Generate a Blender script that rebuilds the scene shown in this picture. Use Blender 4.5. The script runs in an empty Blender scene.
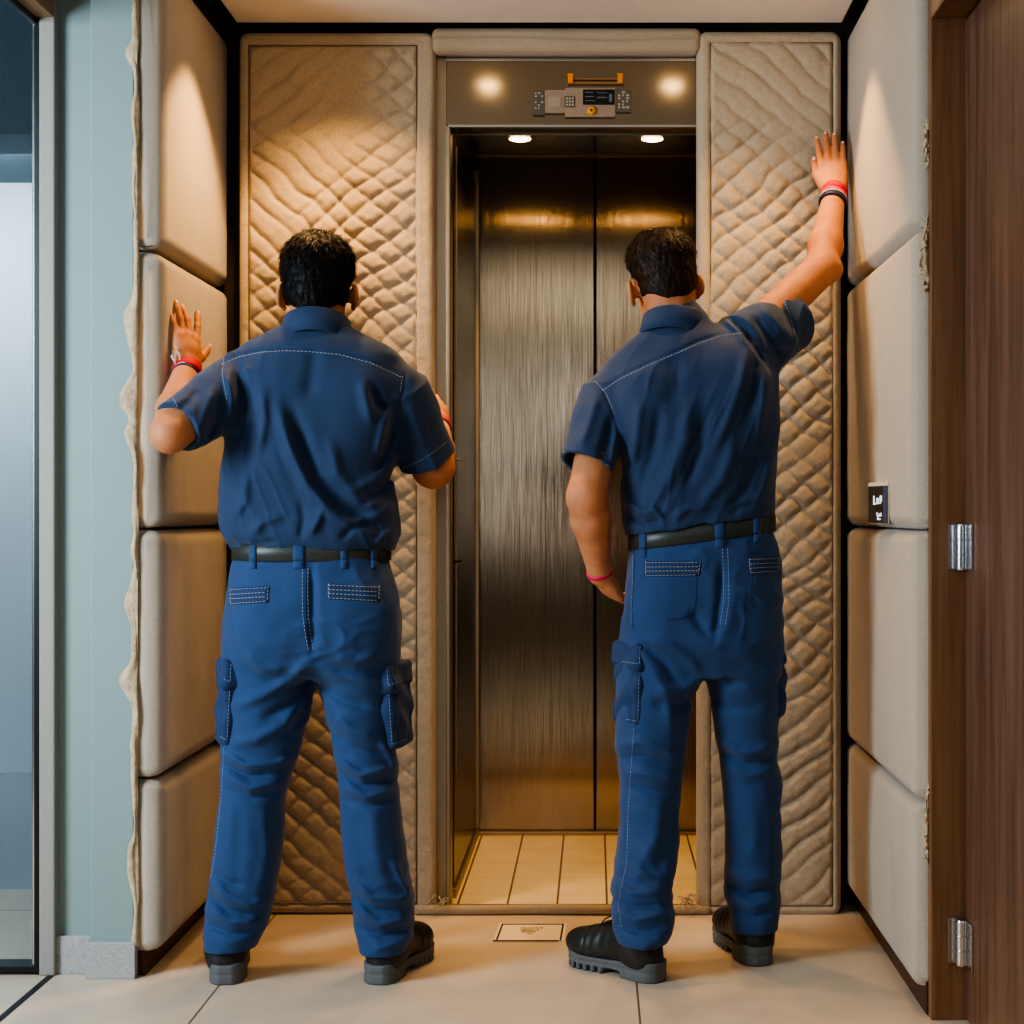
import bpy, bmesh, math, random
import numpy as np
from mathutils import Vector, Matrix
from mathutils.bvhtree import BVHTree
random.seed(7); RNG = np.random.RandomState(11)
COL = bpy.context.scene.collection
# ---------------------------------------------------------------- camera model (metres; camera at the origin looking along +Y)
F, CX, CY, CZ = 1600.0, 595.0, 512.0, 1.12
def P(px, py, D): return np.array([(px-CX)*D/F, D, CZ+(CY-py)*D/F])
def pz(py, D): return CZ+(CY-py)*D/F
def pxX(px, D): return (px-CX)*D/F

# ---------------------------------------------------------------- materials
def srgb(r, g, b):
    f = lambda c: (c/255/12.92) if c/255 <= .04045 else ((c/255+.055)/1.055)**2.4
    return (f(r), f(g), f(b), 1)
def mat(name, col, rough=.6, metal=0, spec=.5, sheen=0, bump=None, var=None, sss=0, coat=0, emit=None):
    """bump: list of (scale, strength, dist); var: (scale, amount) value variation"""
    m = bpy.data.materials.new(name); m.use_nodes = True
    nt = m.node_tree; b = nt.nodes['Principled BSDF']
    b.inputs['Base Color'].default_value = col; b.inputs['Roughness'].default_value = rough
    b.inputs['Metallic'].default_value = metal; b.inputs['Specular IOR Level'].default_value = spec
    if sheen: b.inputs['Sheen Weight'].default_value = sheen; b.inputs['Sheen Roughness'].default_value = .5
    if sss:
        b.inputs['Subsurface Weight'].default_value = sss
        b.inputs['Subsurface Radius'].default_value = (.02, .008, .004); b.inputs['Subsurface Scale'].default_value = .4
    if coat: b.inputs['Coat Weight'].default_value = coat
    if emit: b.inputs['Emission Color'].default_value = emit[0]; b.inputs['Emission Strength'].default_value = emit[1]
    tc = nt.nodes.new('ShaderNodeTexCoord')
    prev = None
    for sc, st, di in (bump or []):
        n = nt.nodes.new('ShaderNodeTexNoise'); n.inputs['Scale'].default_value = sc; n.inputs['Detail'].default_value = 4
        nt.links.new(tc.outputs['Object'], n.inputs['Vector'])
        bp = nt.nodes.new('ShaderNodeBump'); bp.inputs['Strength'].default_value = st; bp.inputs['Distance'].default_value = di
        nt.links.new(n.outputs['Fac'], bp.inputs['Height'])
        if prev: nt.links.new(prev.outputs['Normal'], bp.inputs['Normal'])
        prev = bp
    if prev: nt.links.new(prev.outputs['Normal'], b.inputs['Normal'])
    if var:
        n = nt.nodes.new('ShaderNodeTexNoise'); n.inputs['Scale'].default_value = var[0]; n.inputs['Detail'].default_value = 5
        nt.links.new(tc.outputs['Object'], n.inputs['Vector'])
        mx = nt.nodes.new('ShaderNodeMix'); mx.data_type = 'RGBA'
        a = var[1]
        mx.inputs[6].default_value = tuple(c*(1-a) for c in col[:3])+(1,)
        mx.inputs[7].default_value = tuple(min(1, c*(1+a)) for c in col[:3])+(1,)
        rmp = nt.nodes.new('ShaderNodeMapRange'); rmp.inputs[1].default_value = .3; rmp.inputs[2].default_value = .7
        nt.links.new(n.outputs['Fac'], rmp.inputs[0]); nt.links.new(rmp.outputs[0], mx.inputs[0])
        nt.links.new(mx.outputs[2], b.inputs['Base Color'])
    return m

def brushed(name, col, rough, brush, wob=0.0):
    """steel brushed along Z: fine vertical scratches spread reflections sideways; wob bends them slightly"""
    m = mat(name, col, rough, 1.0); nt = m.node_tree; b = nt.nodes['Principled BSDF']
    tc = nt.nodes.new('ShaderNodeTexCoord'); prev = None
    for sc, dist, det in (((1600, 1600, 3), brush, 1), ((1.3, 1.3, 1.6), wob, 0)):
        if not dist: continue
        mp = nt.nodes.new('ShaderNodeMapping'); mp.inputs['Scale'].default_value = sc; nt.links.new(tc.outputs['Object'], mp.inputs[0])
        n = nt.nodes.new('ShaderNodeTexNoise'); n.inputs['Scale'].default_value = 1; n.inputs['Detail'].default_value = det; nt.links.new(mp.outputs[0], n.inputs['Vector'])
        bp = nt.nodes.new('ShaderNodeBump'); bp.inputs['Strength'].default_value = 1; bp.inputs['Distance'].default_value = dist
        nt.links.new(n.outputs['Fac'], bp.inputs['Height'])
        if prev: nt.links.new(prev.outputs['Normal'], bp.inputs['Normal'])
        prev = bp
    nt.links.new(prev.outputs['Normal'], b.inputs['Normal'])
    return m

def wood(name, c1, c2, scale=1.0, rough=.45):
    m = mat(name, c1, rough); nt = m.node_tree; b = nt.nodes['Principled BSDF']
    tc = nt.nodes.new('ShaderNodeTexCoord'); mp = nt.nodes.new('ShaderNodeMapping')
    mp.inputs['Scale'].default_value = (14*scale, 14*scale, .7*scale); nt.links.new(tc.outputs['Object'], mp.inputs[0])
    n = nt.nodes.new('ShaderNodeTexNoise'); n.inputs['Scale'].default_value = 2.2; n.inputs['Detail'].default_value = 8; n.inputs['Distortion'].default_value = .7
    nt.links.new(mp.outputs[0], n.inputs['Vector'])
    mp2 = nt.nodes.new('ShaderNodeMapping'); mp2.inputs['Scale'].default_value = (120*scale, 120*scale, 2.5*scale); nt.links.new(tc.outputs['Object'], mp2.inputs[0])
    n2 = nt.nodes.new('ShaderNodeTexNoise'); n2.inputs['Scale'].default_value = 2; n2.inputs['Detail'].default_value = 3
    nt.links.new(mp2.outputs[0], n2.inputs['Vector'])
    mm = nt.nodes.new('ShaderNodeMath'); mm.operation = 'MULTIPLY_ADD'; mm.inputs[1].default_value = .35
    nt.links.new(n2.outputs['Fac'], mm.inputs[0]); nt.links.new(n.outputs['Fac'], mm.inputs[2])
    cr = nt.nodes.new('ShaderNodeValToRGB'); cr.color_ramp.elements[0].position = .48; cr.color_ramp.elements[1].position = .85
    cr.color_ramp.elements[0].color = c1; cr.color_ramp.elements[1].color = c2
    nt.links.new(mm.outputs[0], cr.inputs[0]); nt.links.new(cr.outputs[0], b.inputs['Base Color'])
    bp = nt.nodes.new('ShaderNodeBump'); bp.inputs['Strength'].default_value = .15; bp.inputs['Distance'].default_value = .002
    nt.links.new(n2.outputs['Fac'], bp.inputs['Height']); nt.links.new(bp.outputs['Normal'], b.inputs['Normal'])
    return m

def tile_floor(name, col, grout, xs, ys, w, rough, var=.06, yfade=1.0):
    """plain stone floor whose joints are thin lines at x = xs[0]+k*xs[1], y = ys[0]+k*ys[1] (metres)"""
    m = mat(name, col, rough, bump=[(60, .08, .002)], var=(9, var)); nt = m.node_tree; b = nt.nodes['Principled BSDF']
    src = b.inputs['Base Color'].links[0].from_socket
    tc = nt.nodes.new('ShaderNodeTexCoord'); sp = nt.nodes.new('ShaderNodeSeparateXYZ'); nt.links.new(tc.outputs['Object'], sp.inputs[0])
    facs = []
    for ax, (o, s) in ((0, xs), (1, ys)):
        def M(op, a, bb=None):
            q = nt.nodes.new('ShaderNodeMath'); q.operation = op
            for i, v in enumerate((a, bb)):
                if v is None: continue
                if isinstance(v, (int, float)): q.inputs[i].default_value = v
                else: nt.links.new(v, q.inputs[i])
            return q.outputs[0]
        t = M('FRACT', M('ADD', M('DIVIDE', M('SUBTRACT', sp.outputs[ax], o), s), 1000.5))
        d = M('MULTIPLY', M('ABSOLUTE', M('SUBTRACT', t, .5)), s)
        facs.append(M('MULTIPLY', M('LESS_THAN', d, w/2), 1.0 if ax == 0 else yfade))
    q = nt.nodes.new('ShaderNodeMath'); q.operation = 'MAXIMUM'; nt.links.new(facs[0], q.inputs[0]); nt.links.new(facs[1], q.inputs[1])
    mx = nt.nodes.new('ShaderNodeMix'); mx.data_type = 'RGBA'; nt.links.new(q.outputs[0], mx.inputs[0]); nt.links.new(src, mx.inputs[6]); mx.inputs[7].default_value = grout
    nt.links.new(mx.outputs[2], b.inputs['Base Color'])
    return m

# ---------------------------------------------------------------- objects
def tag(o, label=None, cat=None, group=None, kind=None):
    if label: o['label'] = label
    if cat: o['category'] = cat
    if group: o['group'] = group
    if kind: o['kind'] = kind
    return o
def empty(name, loc):
    o = bpy.data.objects.new(name, None); COL.objects.link(o); o.location = Vector(loc); o.empty_display_size = .1
    return o
def wloc(o):
    v = Vector((0, 0, 0))
    while o: v += o.location; o = o.parent
    return v
def mesh_obj(name, verts, faces, material, parent=None, smooth=True, origin=None):
    """verts in world coordinates; parents carry translation only"""
    V = np.asarray(verts, dtype=float)
    base = np.array(wloc(parent)) if parent else np.zeros(3)
    if origin is None: origin = base if parent else np.array([(V[:, 0].min()+V[:, 0].max())/2, (V[:, 1].min()+V[:, 1].max())/2, V[:, 2].min()])
    origin = np.asarray(origin, float)
    me = bpy.data.meshes.new(name)
    me.from_pydata((V-origin).tolist(), [], [list(map(int, f)) for f in faces]); me.update()
    bm = bmesh.new(); bm.from_mesh(me); bmesh.ops.recalc_face_normals(bm, faces=bm.faces); bm.to_mesh(me); bm.free()
    if smooth: me.polygons.foreach_set('use_smooth', [True]*len(me.polygons))
    me.materials.append(material)
    o = bpy.data.objects.new(name, me); COL.objects.link(o)
    if parent: o.parent = parent
    o.location = Vector(origin-base)
    return o
class MB:
    """collects shapes of one mesh"""
    def __init__(s): s.v = []; s.f = []
    def add(s, V, Fc):
        n = len(s.v); s.v += [tuple(map(float, p)) for p in V]; s.f += [[i+n for i in q] for q in Fc]; return s
    def box(s, lo, hi, bev=0.0, seg=2, rot=None):
        bm = bmesh.new(); bmesh.ops.create_cube(bm, size=1)
        lo, hi = np.array(lo, float), np.array(hi, float); c, d = (lo+hi)/2, hi-lo
        for v in bm.verts: v.co = Vector((v.co.x*d[0], v.co.y*d[1], v.co.z*d[2]))
        if bev: bmesh.ops.bevel(bm, geom=bm.edges[:], offset=min(bev, min(d)*.49), segments=seg, profile=.5, affect='EDGES')
        if rot: bmesh.ops.rotate(bm, verts=bm.verts, cent=(0, 0, 0), matrix=rot)
        bm.verts.index_update()
        s.add([v.co+Vector(c) for v in bm.verts], [[v.index for v in f.verts] for f in bm.faces]); bm.free(); return s
    def tube(s, pts, r, n=8, caps=True):
        pts = [np.array(p, float) for p in pts]; rs = r if hasattr(r, '__len__') else [r]*len(pts)
        rings = []
        for i, p in enumerate(pts):
            t = pts[min(i+1, len(pts)-1)]-pts[max(i-1, 0)]; t /= (np.linalg.norm(t)+1e-12)
            a = np.cross(t, [0, 0, 1.]) if abs(t[2]) < .9 else np.cross(t, [1., 0, 0]); a /= np.linalg.norm(a); b = np.cross(t, a)
            rings.append([p+rs[i]*(math.cos(2*math.pi*k/n)*a+math.sin(2*math.pi*k/n)*b) for k in range(n)])
        V = [q for R in rings for q in R]; Fc = []
        for i in range(len(pts)-1):
            for k in range(n): Fc.append([i*n+k, i*n+(k+1) % n, (i+1)*n+(k+1) % n, (i+1)*n+k])
        if caps: Fc.append(list(range(n))[::-1]); Fc.append([(len(pts)-1)*n+k for k in range(n)])
        return s.add(V, Fc)
    def lathe(s, prof, c, axis='Z', n=24):
        """prof: (radius, height) pairs"""
        V = []; Fc = []
        for r, h in prof:
            for k in range(n):
                a = 2*math.pi*k/n; p = (r*math.cos(a), r*math.sin(a), h)
                if axis == 'Y': p = (p[0], p[2], p[1])
                if axis == 'X': p = (p[2], p[0], p[1])
                V.append(np.array(p)+np.array(c))
        for i in range(len(prof)-1):
            for k in range(n): Fc.append([i*n+k, i*n+(k+1) % n, (i+1)*n+(k+1) % n, (i+1)*n+k])
        Fc.append(list(range(n))); Fc.append([(len(prof)-1)*n+k for k in range(n)])
        return s.add(V, Fc)
    def build(s, name, m, parent=None, smooth=False, origin=None): return mesh_obj(name, s.v, s.f, m, parent, smooth, origin)
def struct(o): o['kind'] = 'structure'; return o
def boxo(name, lo, hi, m, parent=None, bev=0, seg=2): return MB().box(lo, hi, bev, seg).build(name, m, parent, smooth=False)

# ---------------------------------------------------------------- noise
_T = RNG.rand(64, 64, 64).astype(np.float32)
def noise(x, y, z):
    x, y, z = np.broadcast_arrays(np.asarray(x, np.float32), np.asarray(y, np.float32), np.asarray(z, np.float32))
    xi, yi, zi = np.floor(x).astype(int), np.floor(y).astype(int), np.floor(z).astype(int)
    fx, fy, fz = x-xi, y-yi, z-zi
    fx, fy, fz = (t*t*(3-2*t) for t in (fx, fy, fz))
    g = lambda a, b, c: _T[(xi+a) & 63, (yi+b) & 63, (zi+c) & 63]
    l = lambda p, q, t: p+(q-p)*t
    return l(l(l(g(0,0,0), g(1,0,0), fx), l(g(0,1,0), g(1,1,0), fx), fy), l(l(g(0,0,1), g(1,0,1), fx), l(g(0,1,1), g(1,1,1), fx), fy), fz)*2-1
def fbm(x, y, z, o=3):
    r = 0; a = 1.0
    for i in range(o): r = r+a*noise(x*2**i+i*7.3, y*2**i+i*3.1, z*2**i); a *= .5
    return r
def sstep(a, b, x): t = np.clip((x-a)/(b-a), 0, 1); return t*t*(3-2*t)

# ---------------------------------------------------------------- implicit surfaces
class Field:
    def __init__(s, lo, hi, res):
        s.lo = np.array(lo, float); s.res = res
        s.n = np.ceil((np.array(hi)-s.lo)/res).astype(int)+1
        s.ax = [(s.lo[i]+res*np.arange(s.n[i])).astype(np.float32) for i in range(3)]
        s.d = np.full(s.n, .5, np.float32)
    def block(s, lo, hi):
        a = np.clip(np.floor((np.array(lo)-s.lo)/s.res).astype(int), 0, s.n-1); b = np.clip(np.ceil((np.array(hi)-s.lo)/s.res).astype(int)+1, 1, s.n)
        b = np.maximum(b, a+1)
        sl = tuple(slice(a[i], b[i]) for i in range(3))
        return sl, s.ax[0][sl[0]][:, None, None], s.ax[1][sl[1]][None, :, None], s.ax[2][sl[2]][None, None, :]
    def op(s, prim, k=.01, mode='u'):
        fn, lo, hi = prim; m = k+3*s.res
        sl, X, Y, Z = s.block(np.array(lo)-m, np.array(hi)+m)
        v = fn(X, Y, Z).astype(np.float32); a = s.d[sl]
        if mode == 'u': h = np.maximum(k-np.abs(a-v), 0)/k if k > 0 else 0; s.d[sl] = np.minimum(a, v)-h*h*k*.25
        elif mode == 's': v = -v; h = np.maximum(k-np.abs(a-v), 0)/k; s.d[sl] = np.maximum(a, v)+h*h*k*.25
        return s
    def near(s, band=.03, cond=None):
        idx = np.nonzero(np.abs(s.d) < band)
        p = [s.ax[i][idx[i]] for i in range(3)]
        if cond is not None:
            k = cond(*p); idx = tuple(i[k] for i in idx); p = [q[k] for q in p]
        return idx, p
    def mesh(s):
        d = s.d.copy()
        for ax in range(3):   # close the border
            for e in (0, -1):
                sl = [slice(None)]*3; sl[ax] = e; d[tuple(sl)] = np.maximum(d[tuple(sl)], 1e-3)
        I = d < 0
        c = [d[i:d.shape[0]-1+i, j:d.shape[1]-1+j, k:d.shape[2]-1+k] for i in (0, 1) for j in (0, 1) for k in (0, 1)]
        Ic = [I[i:d.shape[0]-1+i, j:d.shape[1]-1+j, k:d.shape[2]-1+k] for i in (0, 1) for j in (0, 1) for k in (0, 1)]
        cnt = sum(x.astype(np.int8) for x in Ic); act = (cnt > 0) & (cnt < 8)
        ci = np.nonzero(act); N = len(ci[0])
        vid = np.full(act.shape, -1, np.int32); vid[ci] = np.arange(N)
        off = np.array([(i, j, k) for i in (0, 1) for j in (0, 1) for k in (0, 1)], float)
        vals = np.stack([x[ci] for x in c], 1)
        acc = np.zeros((N, 3)); w = np.zeros(N)
        for a in range(8):
            for b in range(a+1, 8):
                if np.abs(off[a]-off[b]).sum() != 1: continue
                va, vb = vals[:, a], vals[:, b]; m = (va < 0) != (vb < 0)
                t = np.where(m, va/np.where(m, va-vb, 1), 0)
                acc += np.where(m[:, None], off[a]+t[:, None]*(off[b]-off[a]), 0); w += m
        V = (np.stack(ci, 1)+acc/w[:, None])*s.res+s.lo
        Fs = []
        for ax in range(3):
            sl0 = [slice(None)]*3; sl1 = [slice(None)]*3; sl0[ax] = slice(0, -1); sl1[ax] = slice(1, None)
            A, B = I[tuple(sl0)], I[tuple(sl1)]
            e = np.stack(np.nonzero(A != B), 1)
            u, v = [(1, 2), (2, 0), (0, 1)][ax]
            e = e[(e[:, u] > 0) & (e[:, v] > 0)]
            e = e[(e[:, u] < d.shape[u]-1) & (e[:, v] < d.shape[v]-1)]
            q = []
            for du, dv in ((-1, -1), (0, -1), (0, 0), (-1, 0)):
                f = e.copy(); f[:, u] += du; f[:, v] += dv; q.append(vid[f[:, 0], f[:, 1], f[:, 2]])
            q = np.stack(q, 1); ins = A[e[:, 0], e[:, 1], e[:, 2]]
            q[~ins] = q[~ins][:, ::-1]; Fs.append(q)
        Fq = np.concatenate(Fs); Fq = Fq[(Fq >= 0).all(1)]
        return V, Fq
def fast_mesh(name, V, Q, material, parent, origin=None):
    base = np.array(wloc(parent)) if parent else np.zeros(3)
    org = base if origin is None else np.asarray(origin, float)
    me = bpy.data.meshes.new(name); n, m = len(V), len(Q)
    me.vertices.add(n); me.vertices.foreach_set('co', (V-org).astype(np.float32).ravel())
    me.loops.add(m*4); me.loops.foreach_set('vertex_index', Q.astype(np.int32).ravel())
    me.polygons.add(m); me.polygons.foreach_set('loop_start', np.arange(0, m*4, 4, dtype=np.int32))
    me.update(calc_edges=True); me.validate()
    me.polygons.foreach_set('use_smooth', [True]*len(me.polygons)); me.materials.append(material); me.update()
    o = bpy.data.objects.new(name, me); COL.objects.link(o)
    if parent: o.parent = parent
    o.location = Vector(org-base)
    return o
def relax(V, Q, it=2, f=.5):
    E = np.concatenate([Q[:, [0, 1]], Q[:, [1, 2]], Q[:, [2, 3]], Q[:, [3, 0]]]); E = np.concatenate([E, E[:, ::-1]])
    cnt = np.bincount(E[:, 0], minlength=len(V))[:, None].clip(1)
    for k in range(it):
        for lam in (f, -f*1.03):
            S = np.stack([np.bincount(E[:, 0], weights=V[E[:, 1], i], minlength=len(V)) for i in range(3)], 1)
            V = V+lam*(S/cnt-V)
    return V
def bvh_of(V, Q): return BVHTree.FromPolygons([tuple(map(float, p)) for p in V], [tuple(map(int, q)) for q in Q])

# primitives: (function, lo, hi)
def cone(a, b, ra, rb, n=None, s=1.0):
    a, b = np.array(a, float), np.array(b, float); ab = b-a; L2 = float(ab@ab)+1e-12; R = max(ra, rb)*max(1, s)
    if n is not None: n = np.array(n, float)/np.linalg.norm(n)
    def fn(X, Y, Z):
        qx, qy, qz = X-a[0], Y-a[1], Z-a[2]
        t = np.clip((qx*ab[0]+qy*ab[1]+qz*ab[2])/L2, 0, 1); r = ra+(rb-ra)*t
        qx, qy, qz = qx-t*ab[0], qy-t*ab[1], qz-t*ab[2]; q2 = qx*qx+qy*qy+qz*qz
        if n is None: return np.sqrt(q2)-r
        h = qx*n[0]+qy*n[1]+qz*n[2]; q2 = np.maximum(q2-h*h, 0)+(h/s)**2
        return (np.sqrt(q2)-r)*min(1, s)
    return fn, np.minimum(a, b)-R, np.maximum(a, b)+R
def flatcone(a, b, ra, rb, n=None, s=1.0):
    """as cone, but cut off square at both ends"""
    a, b = np.array(a, float), np.array(b, float); L = np.linalg.norm(b-a); u = (b-a)/L
    f0, lo, hi = cone(a-u*.2, b+u*.2, ra-(rb-ra)*.2/L, rb+(rb-ra)*.2/L, n, s); R = max(ra, rb)*max(1, s)
    def fn(X, Y, Z):
        h = (X-a[0])*u[0]+(Y-a[1])*u[1]+(Z-a[2])*u[2]
        return np.maximum(f0(X, Y, Z), np.maximum(-h, h-L))
    return fn, np.minimum(a, b)-R, np.maximum(a, b)+R
def ell(c, r, R=None):
    c = np.array(c, float); r = np.array(r, float); m = max(r)
    R = np.eye(3) if R is None else np.array(R)
    def fn(X, Y, Z):
        q = [X-c[0], Y-c[1], Z-c[2]]
        l = [q[0]*R[0, i]+q[1]*R[1, i]+q[2]*R[2, i] for i in range(3)]
        k0 = np.sqrt(sum((l[i]/r[i])**2 for i in range(3))); k1 = np.sqrt(sum((l[i]/r[i]**2)**2 for i in range(3)))
        return k0*(k0-1)/np.maximum(k1, 1e-6)
    return fn, c-m, c+m
def rbox(c, h, rad, R=None):
    c = np.array(c, float); h = np.array(h, float); R = np.eye(3) if R is None else np.array(R); m = float(np.linalg.norm(h))
    def fn(X, Y, Z):
        q = [X-c[0], Y-c[1], Z-c[2]]
        l = [np.abs(q[0]*R[0, i]+q[1]*R[1, i]+q[2]*R[2, i])-(h[i]-rad) for i in range(3)]
        o = np.sqrt(sum(np.maximum(t, 0)**2 for t in l)); i = np.minimum(np.maximum(np.maximum(l[0], l[1]), l[2]), 0)
        return o+i-rad
    return fn, c-m, c+m
def loft(rows, n=2.0, smooth=.02, grow=0.0, yaw=0.0):
    """rows: (z, cx, cy, a, b) along z"""
    A = np.array(sorted(rows), float); z0, z1 = A[0, 0], A[-1, 0]
    zz = np.linspace(z0-.1, z1+.1, int((z1-z0+.2)/.002)); C = [np.interp(zz, A[:, 0], A[:, i]) for i in range(1, 5)]
    k = max(1, int(smooth/.002))
    if k > 1:
        ker = np.hanning(2*k+3)[1:-1]; ker /= ker.sum()
        C = [np.convolve(np.pad(c, k, mode='edge'), ker, 'valid') for c in C]
    M = max(A[:, 3].max(), A[:, 4].max())+grow
    def at(z): return [np.interp(z, zz, c) for c in C]
    def fn(X, Y, Z):
        cx, cy, a, b = at(Z); a = a+grow; b = b+grow
        u, v = X-cx, Y-cy
        if yaw: u, v = u*math.cos(yaw)+v*math.sin(yaw), -u*math.sin(yaw)+v*math.cos(yaw)
        u, v = np.abs(u)+1e-6, np.abs(v)+1e-6
        G = (u/a)**n+(v/b)**n; g = G**(1/n)
        gx = g/G*(u/a)**(n-1)/a; gy = g/G*(v/b)**(n-1)/b
        d = (g-1)/np.maximum(np.sqrt(gx*gx+gy*gy), .5/np.maximum(a, b))
        e = np.maximum(z0-Z, Z-z1)
        return np.where(e > 0, np.sqrt(np.maximum(d, 0)**2+e*e)+np.minimum(d, 0)*0, np.maximum(d, e))
    lo = np.array([A[:, 1].min()-M, A[:, 2].min()-M, z0]); hi = np.array([A[:, 1].max()+M, A[:, 2].max()+M, z1])
    fn.at = at
    return fn, lo, hi
def prow(py, xl, xr, D, b): return (pz(py, D), pxX((xl+xr)/2, D), D, (xr-xl)/2*D/F, b)
def strokes(f, S, front, amp=1.0):
    """S: (points in picture pixels, half width px, height m): ridges (+) and valleys (-) of cloth on the side turned to the viewer"""
    idx, (x, y, z) = f.near(.025, front)
    px, py = CX+x*F/y, CY-(z-CZ)*F/y
    add = np.zeros_like(px)
    for pts, w, h in S:
        best = np.full_like(px, 1e9); L = 0; tot = sum(math.dist(pts[i], pts[i+1]) for i in range(len(pts)-1)); tt = np.zeros_like(px)
        for i in range(len(pts)-1):
            a, b = np.array(pts[i], float), np.array(pts[i+1], float); ab = b-a; l = np.linalg.norm(ab)
            t = np.clip(((px-a[0])*ab[0]+(py-a[1])*ab[1])/(l*l), 0, 1)
            d = np.hypot(px-a[0]-t*ab[0], py-a[1]-t*ab[1]); k = d < best
            best = np.where(k, d, best); tt = np.where(k, (L+t*l)/tot, tt); L += l
        fade = np.clip(np.minimum(tt, 1-tt)*4+.15, 0, 1)
        add += h*amp*fade*np.exp(-(best/(w*.8))**2)
    f.d[idx] -= add.astype(np.float32)
def lumps(f, sc, amp, front=None, an=(1, 1, 1), seed=0):
    idx, (x, y, z) = f.near(.025, front)
    f.d[idx] += (amp*fbm(x*sc*an[0]+seed, y*sc*an[1]+seed*2, z*sc*an[2]+seed*3, 3)).astype(np.float32)

def creases(f, A, sc, amp, front=None, seed=0):
    """ridged folds; A: 3x3 rows that stretch the pattern along one direction"""
    idx, (x, y, z) = f.near(.025, front); q = np.stack([x, y, z], 1)@np.array(A).T*sc
    q = q+.35*np.stack([noise(*(q*.7+seed+i*9).T) for i in range(3)], 1)
    r = 1-np.abs(noise(q[:, 0]+seed, q[:, 1], q[:, 2])); r2 = 1-np.abs(noise(q[:, 0]*1.9+seed+5, q[:, 1]*1.9, q[:, 2]*1.9))
    w = sstep(-.25, .45, noise(x*6+seed, y*6, z*6))
    f.d[idx] -= (amp*w*(r**4+.5*r2**4-.35)).astype(np.float32)

def ray(bvh, px, py):
    d = Vector(((px-CX)/F, 1, (CY-py)/F)).normalized()
    h, n, i, t = bvh.ray_cast(Vector((0, 0, CZ)), d, 20)
    if h is None: return None
    if n.dot(d) > 0: n = -n
    return np.array(h), np.array(n)
def stitch(name, bvh, lines, m, parent, r=.0011, dash=.0065, gap=.0025, lift=.0006, joined=False):
    if not joined and len(lines) > 1: return [stitch(name, bvh, [l], m, parent, r, dash, gap, lift) for l in lines]
    return stitch_one(name, bvh, lines, m, parent, r, dash, gap, lift)
def stitch_one(name, bvh, lines, m, parent, r, dash, gap, lift):
    """thread sewn along picture-pixel polylines on a cloth"""
    mb = MB()
    for pts in lines:
        q = []
        for i in range(len(pts)-1):
            k = max(2, int(math.dist(pts[i], pts[i+1])*1.2))
            for t in np.linspace(0, 1, k, endpoint=(i == len(pts)-2)):
                h = ray(bvh, pts[i][0]+(pts[i+1][0]-pts[i][0])*t, pts[i][1]+(pts[i+1][1]-pts[i][1])*t)
                if h is not None: q.append(h[0]+h[1]*lift)
        if len(q) < 3: continue
        q = np.array(q); s = np.concatenate([[0], np.cumsum(np.linalg.norm(np.diff(q, axis=0), axis=1))])
        at = lambda u: np.array([np.interp(u, s, q[:, i]) for i in range(3)])
        if gap <= 0: mb.tube([at(u) for u in np.linspace(0, s[-1], max(3, int(s[-1]/.006)))], r, 5)
        else:
            u = 0
            while u+dash < s[-1]:
                mb.tube([at(u), at(u+dash/2), at(u+dash)], [r*.7, r, r*.7], 5); u += dash+gap
    if not mb.v: return None
    return mb.build(name, m, parent, smooth=True)
def patch(name, bvh, quad, m, parent, th=.003, nu=10, nv=10, puff=0.0, bot=None):
    """a piece of cloth sewn on: quad = 4 picture points (tl, tr, br, bl)"""
    q = [np.array(p, float) for p in quad]; top = []; 
    for j in range(nv+1):
        for i in range(nu+1):
            u, v = i/nu, j/nv
            p = (q[0]*(1-u)+q[1]*u)*(1-v)+(q[3]*(1-u)+q[2]*u)*v
            h = ray(bvh, *p)
            e = min(u, 1-u, v, 1-v); t = th*min(1, e*8+.35)+puff*math.sin(math.pi*u)*math.sin(math.pi*v)
            top.append((h, t))
    if any(h is None for h, t in top): 
        good = [h for h, t in top if h is not None]
        if not good: return None
        top = [(h if h is not None else min(good, key=lambda g: 0), t) for h, t in top]
    A = [h[0]+h[1]*t for h, t in top]; B = [h[0]-h[1]*.004 for h, t in top]; n = len(A); w = nu+1; Fc = []
    for j in range(nv):
        for i in range(nu):
            a = j*w+i; Fc.append([a, a+1, a+w+1, a+w]); Fc.append([n+a+w, n+a+w+1, n+a+1, n+a])
    ring = [i for i in range(w)]+[j*w+nu for j in range(1, nv+1)]+[nv*w+i for i in range(nu-1, -1, -1)]+[j*w for j in range(nv-1, 0, -1)]
    for k in range(len(ring)): a, b = ring[k], ring[(k+1) % len(ring)]; Fc.append([a, n+a, n+b, b])
    return mesh_obj(name, A+B, Fc, m, parent, True)
# ================================================================ ROOM
M = {}
M['floor'] = tile_floor('floor_stone', srgb(205, 188, 166), srgb(120, 100, 80), (-.889, .988), (3.3, 1.2), .005, .38, .05)
M['green'] = mat('pale_green_paint', srgb(134, 152, 149), .55, bump=[(140, .05, .001)])
M['stone'] = mat('grey_stone_skirting', srgb(165, 163, 160), .6, bump=[(120, .1, .001)], var=(150, .16))
M['frame'] = mat('grey_window_frame', srgb(150, 146, 138), .5)
M['black'] = mat('black_gasket', srgb(14, 15, 17), .4)
M['dark'] = mat('dark_recess', srgb(40, 30, 20), .7)
M['soffit'] = mat('tan_soffit', srgb(150, 122, 92), .6)
M['ceil'] = mat('ceiling_paint', srgb(232, 226, 216), .7, bump=[(90, .03, .001)])
M['backwall'] = mat('back_wall_paint', srgb(70, 58, 45), .8)
M['pad'] = mat('felt_pad', srgb(178, 166, 149), .9, spec=.2, sheen=.3, bump=[(900, .35, .002), (220, .2, .002)], var=(260, .10))
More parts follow.
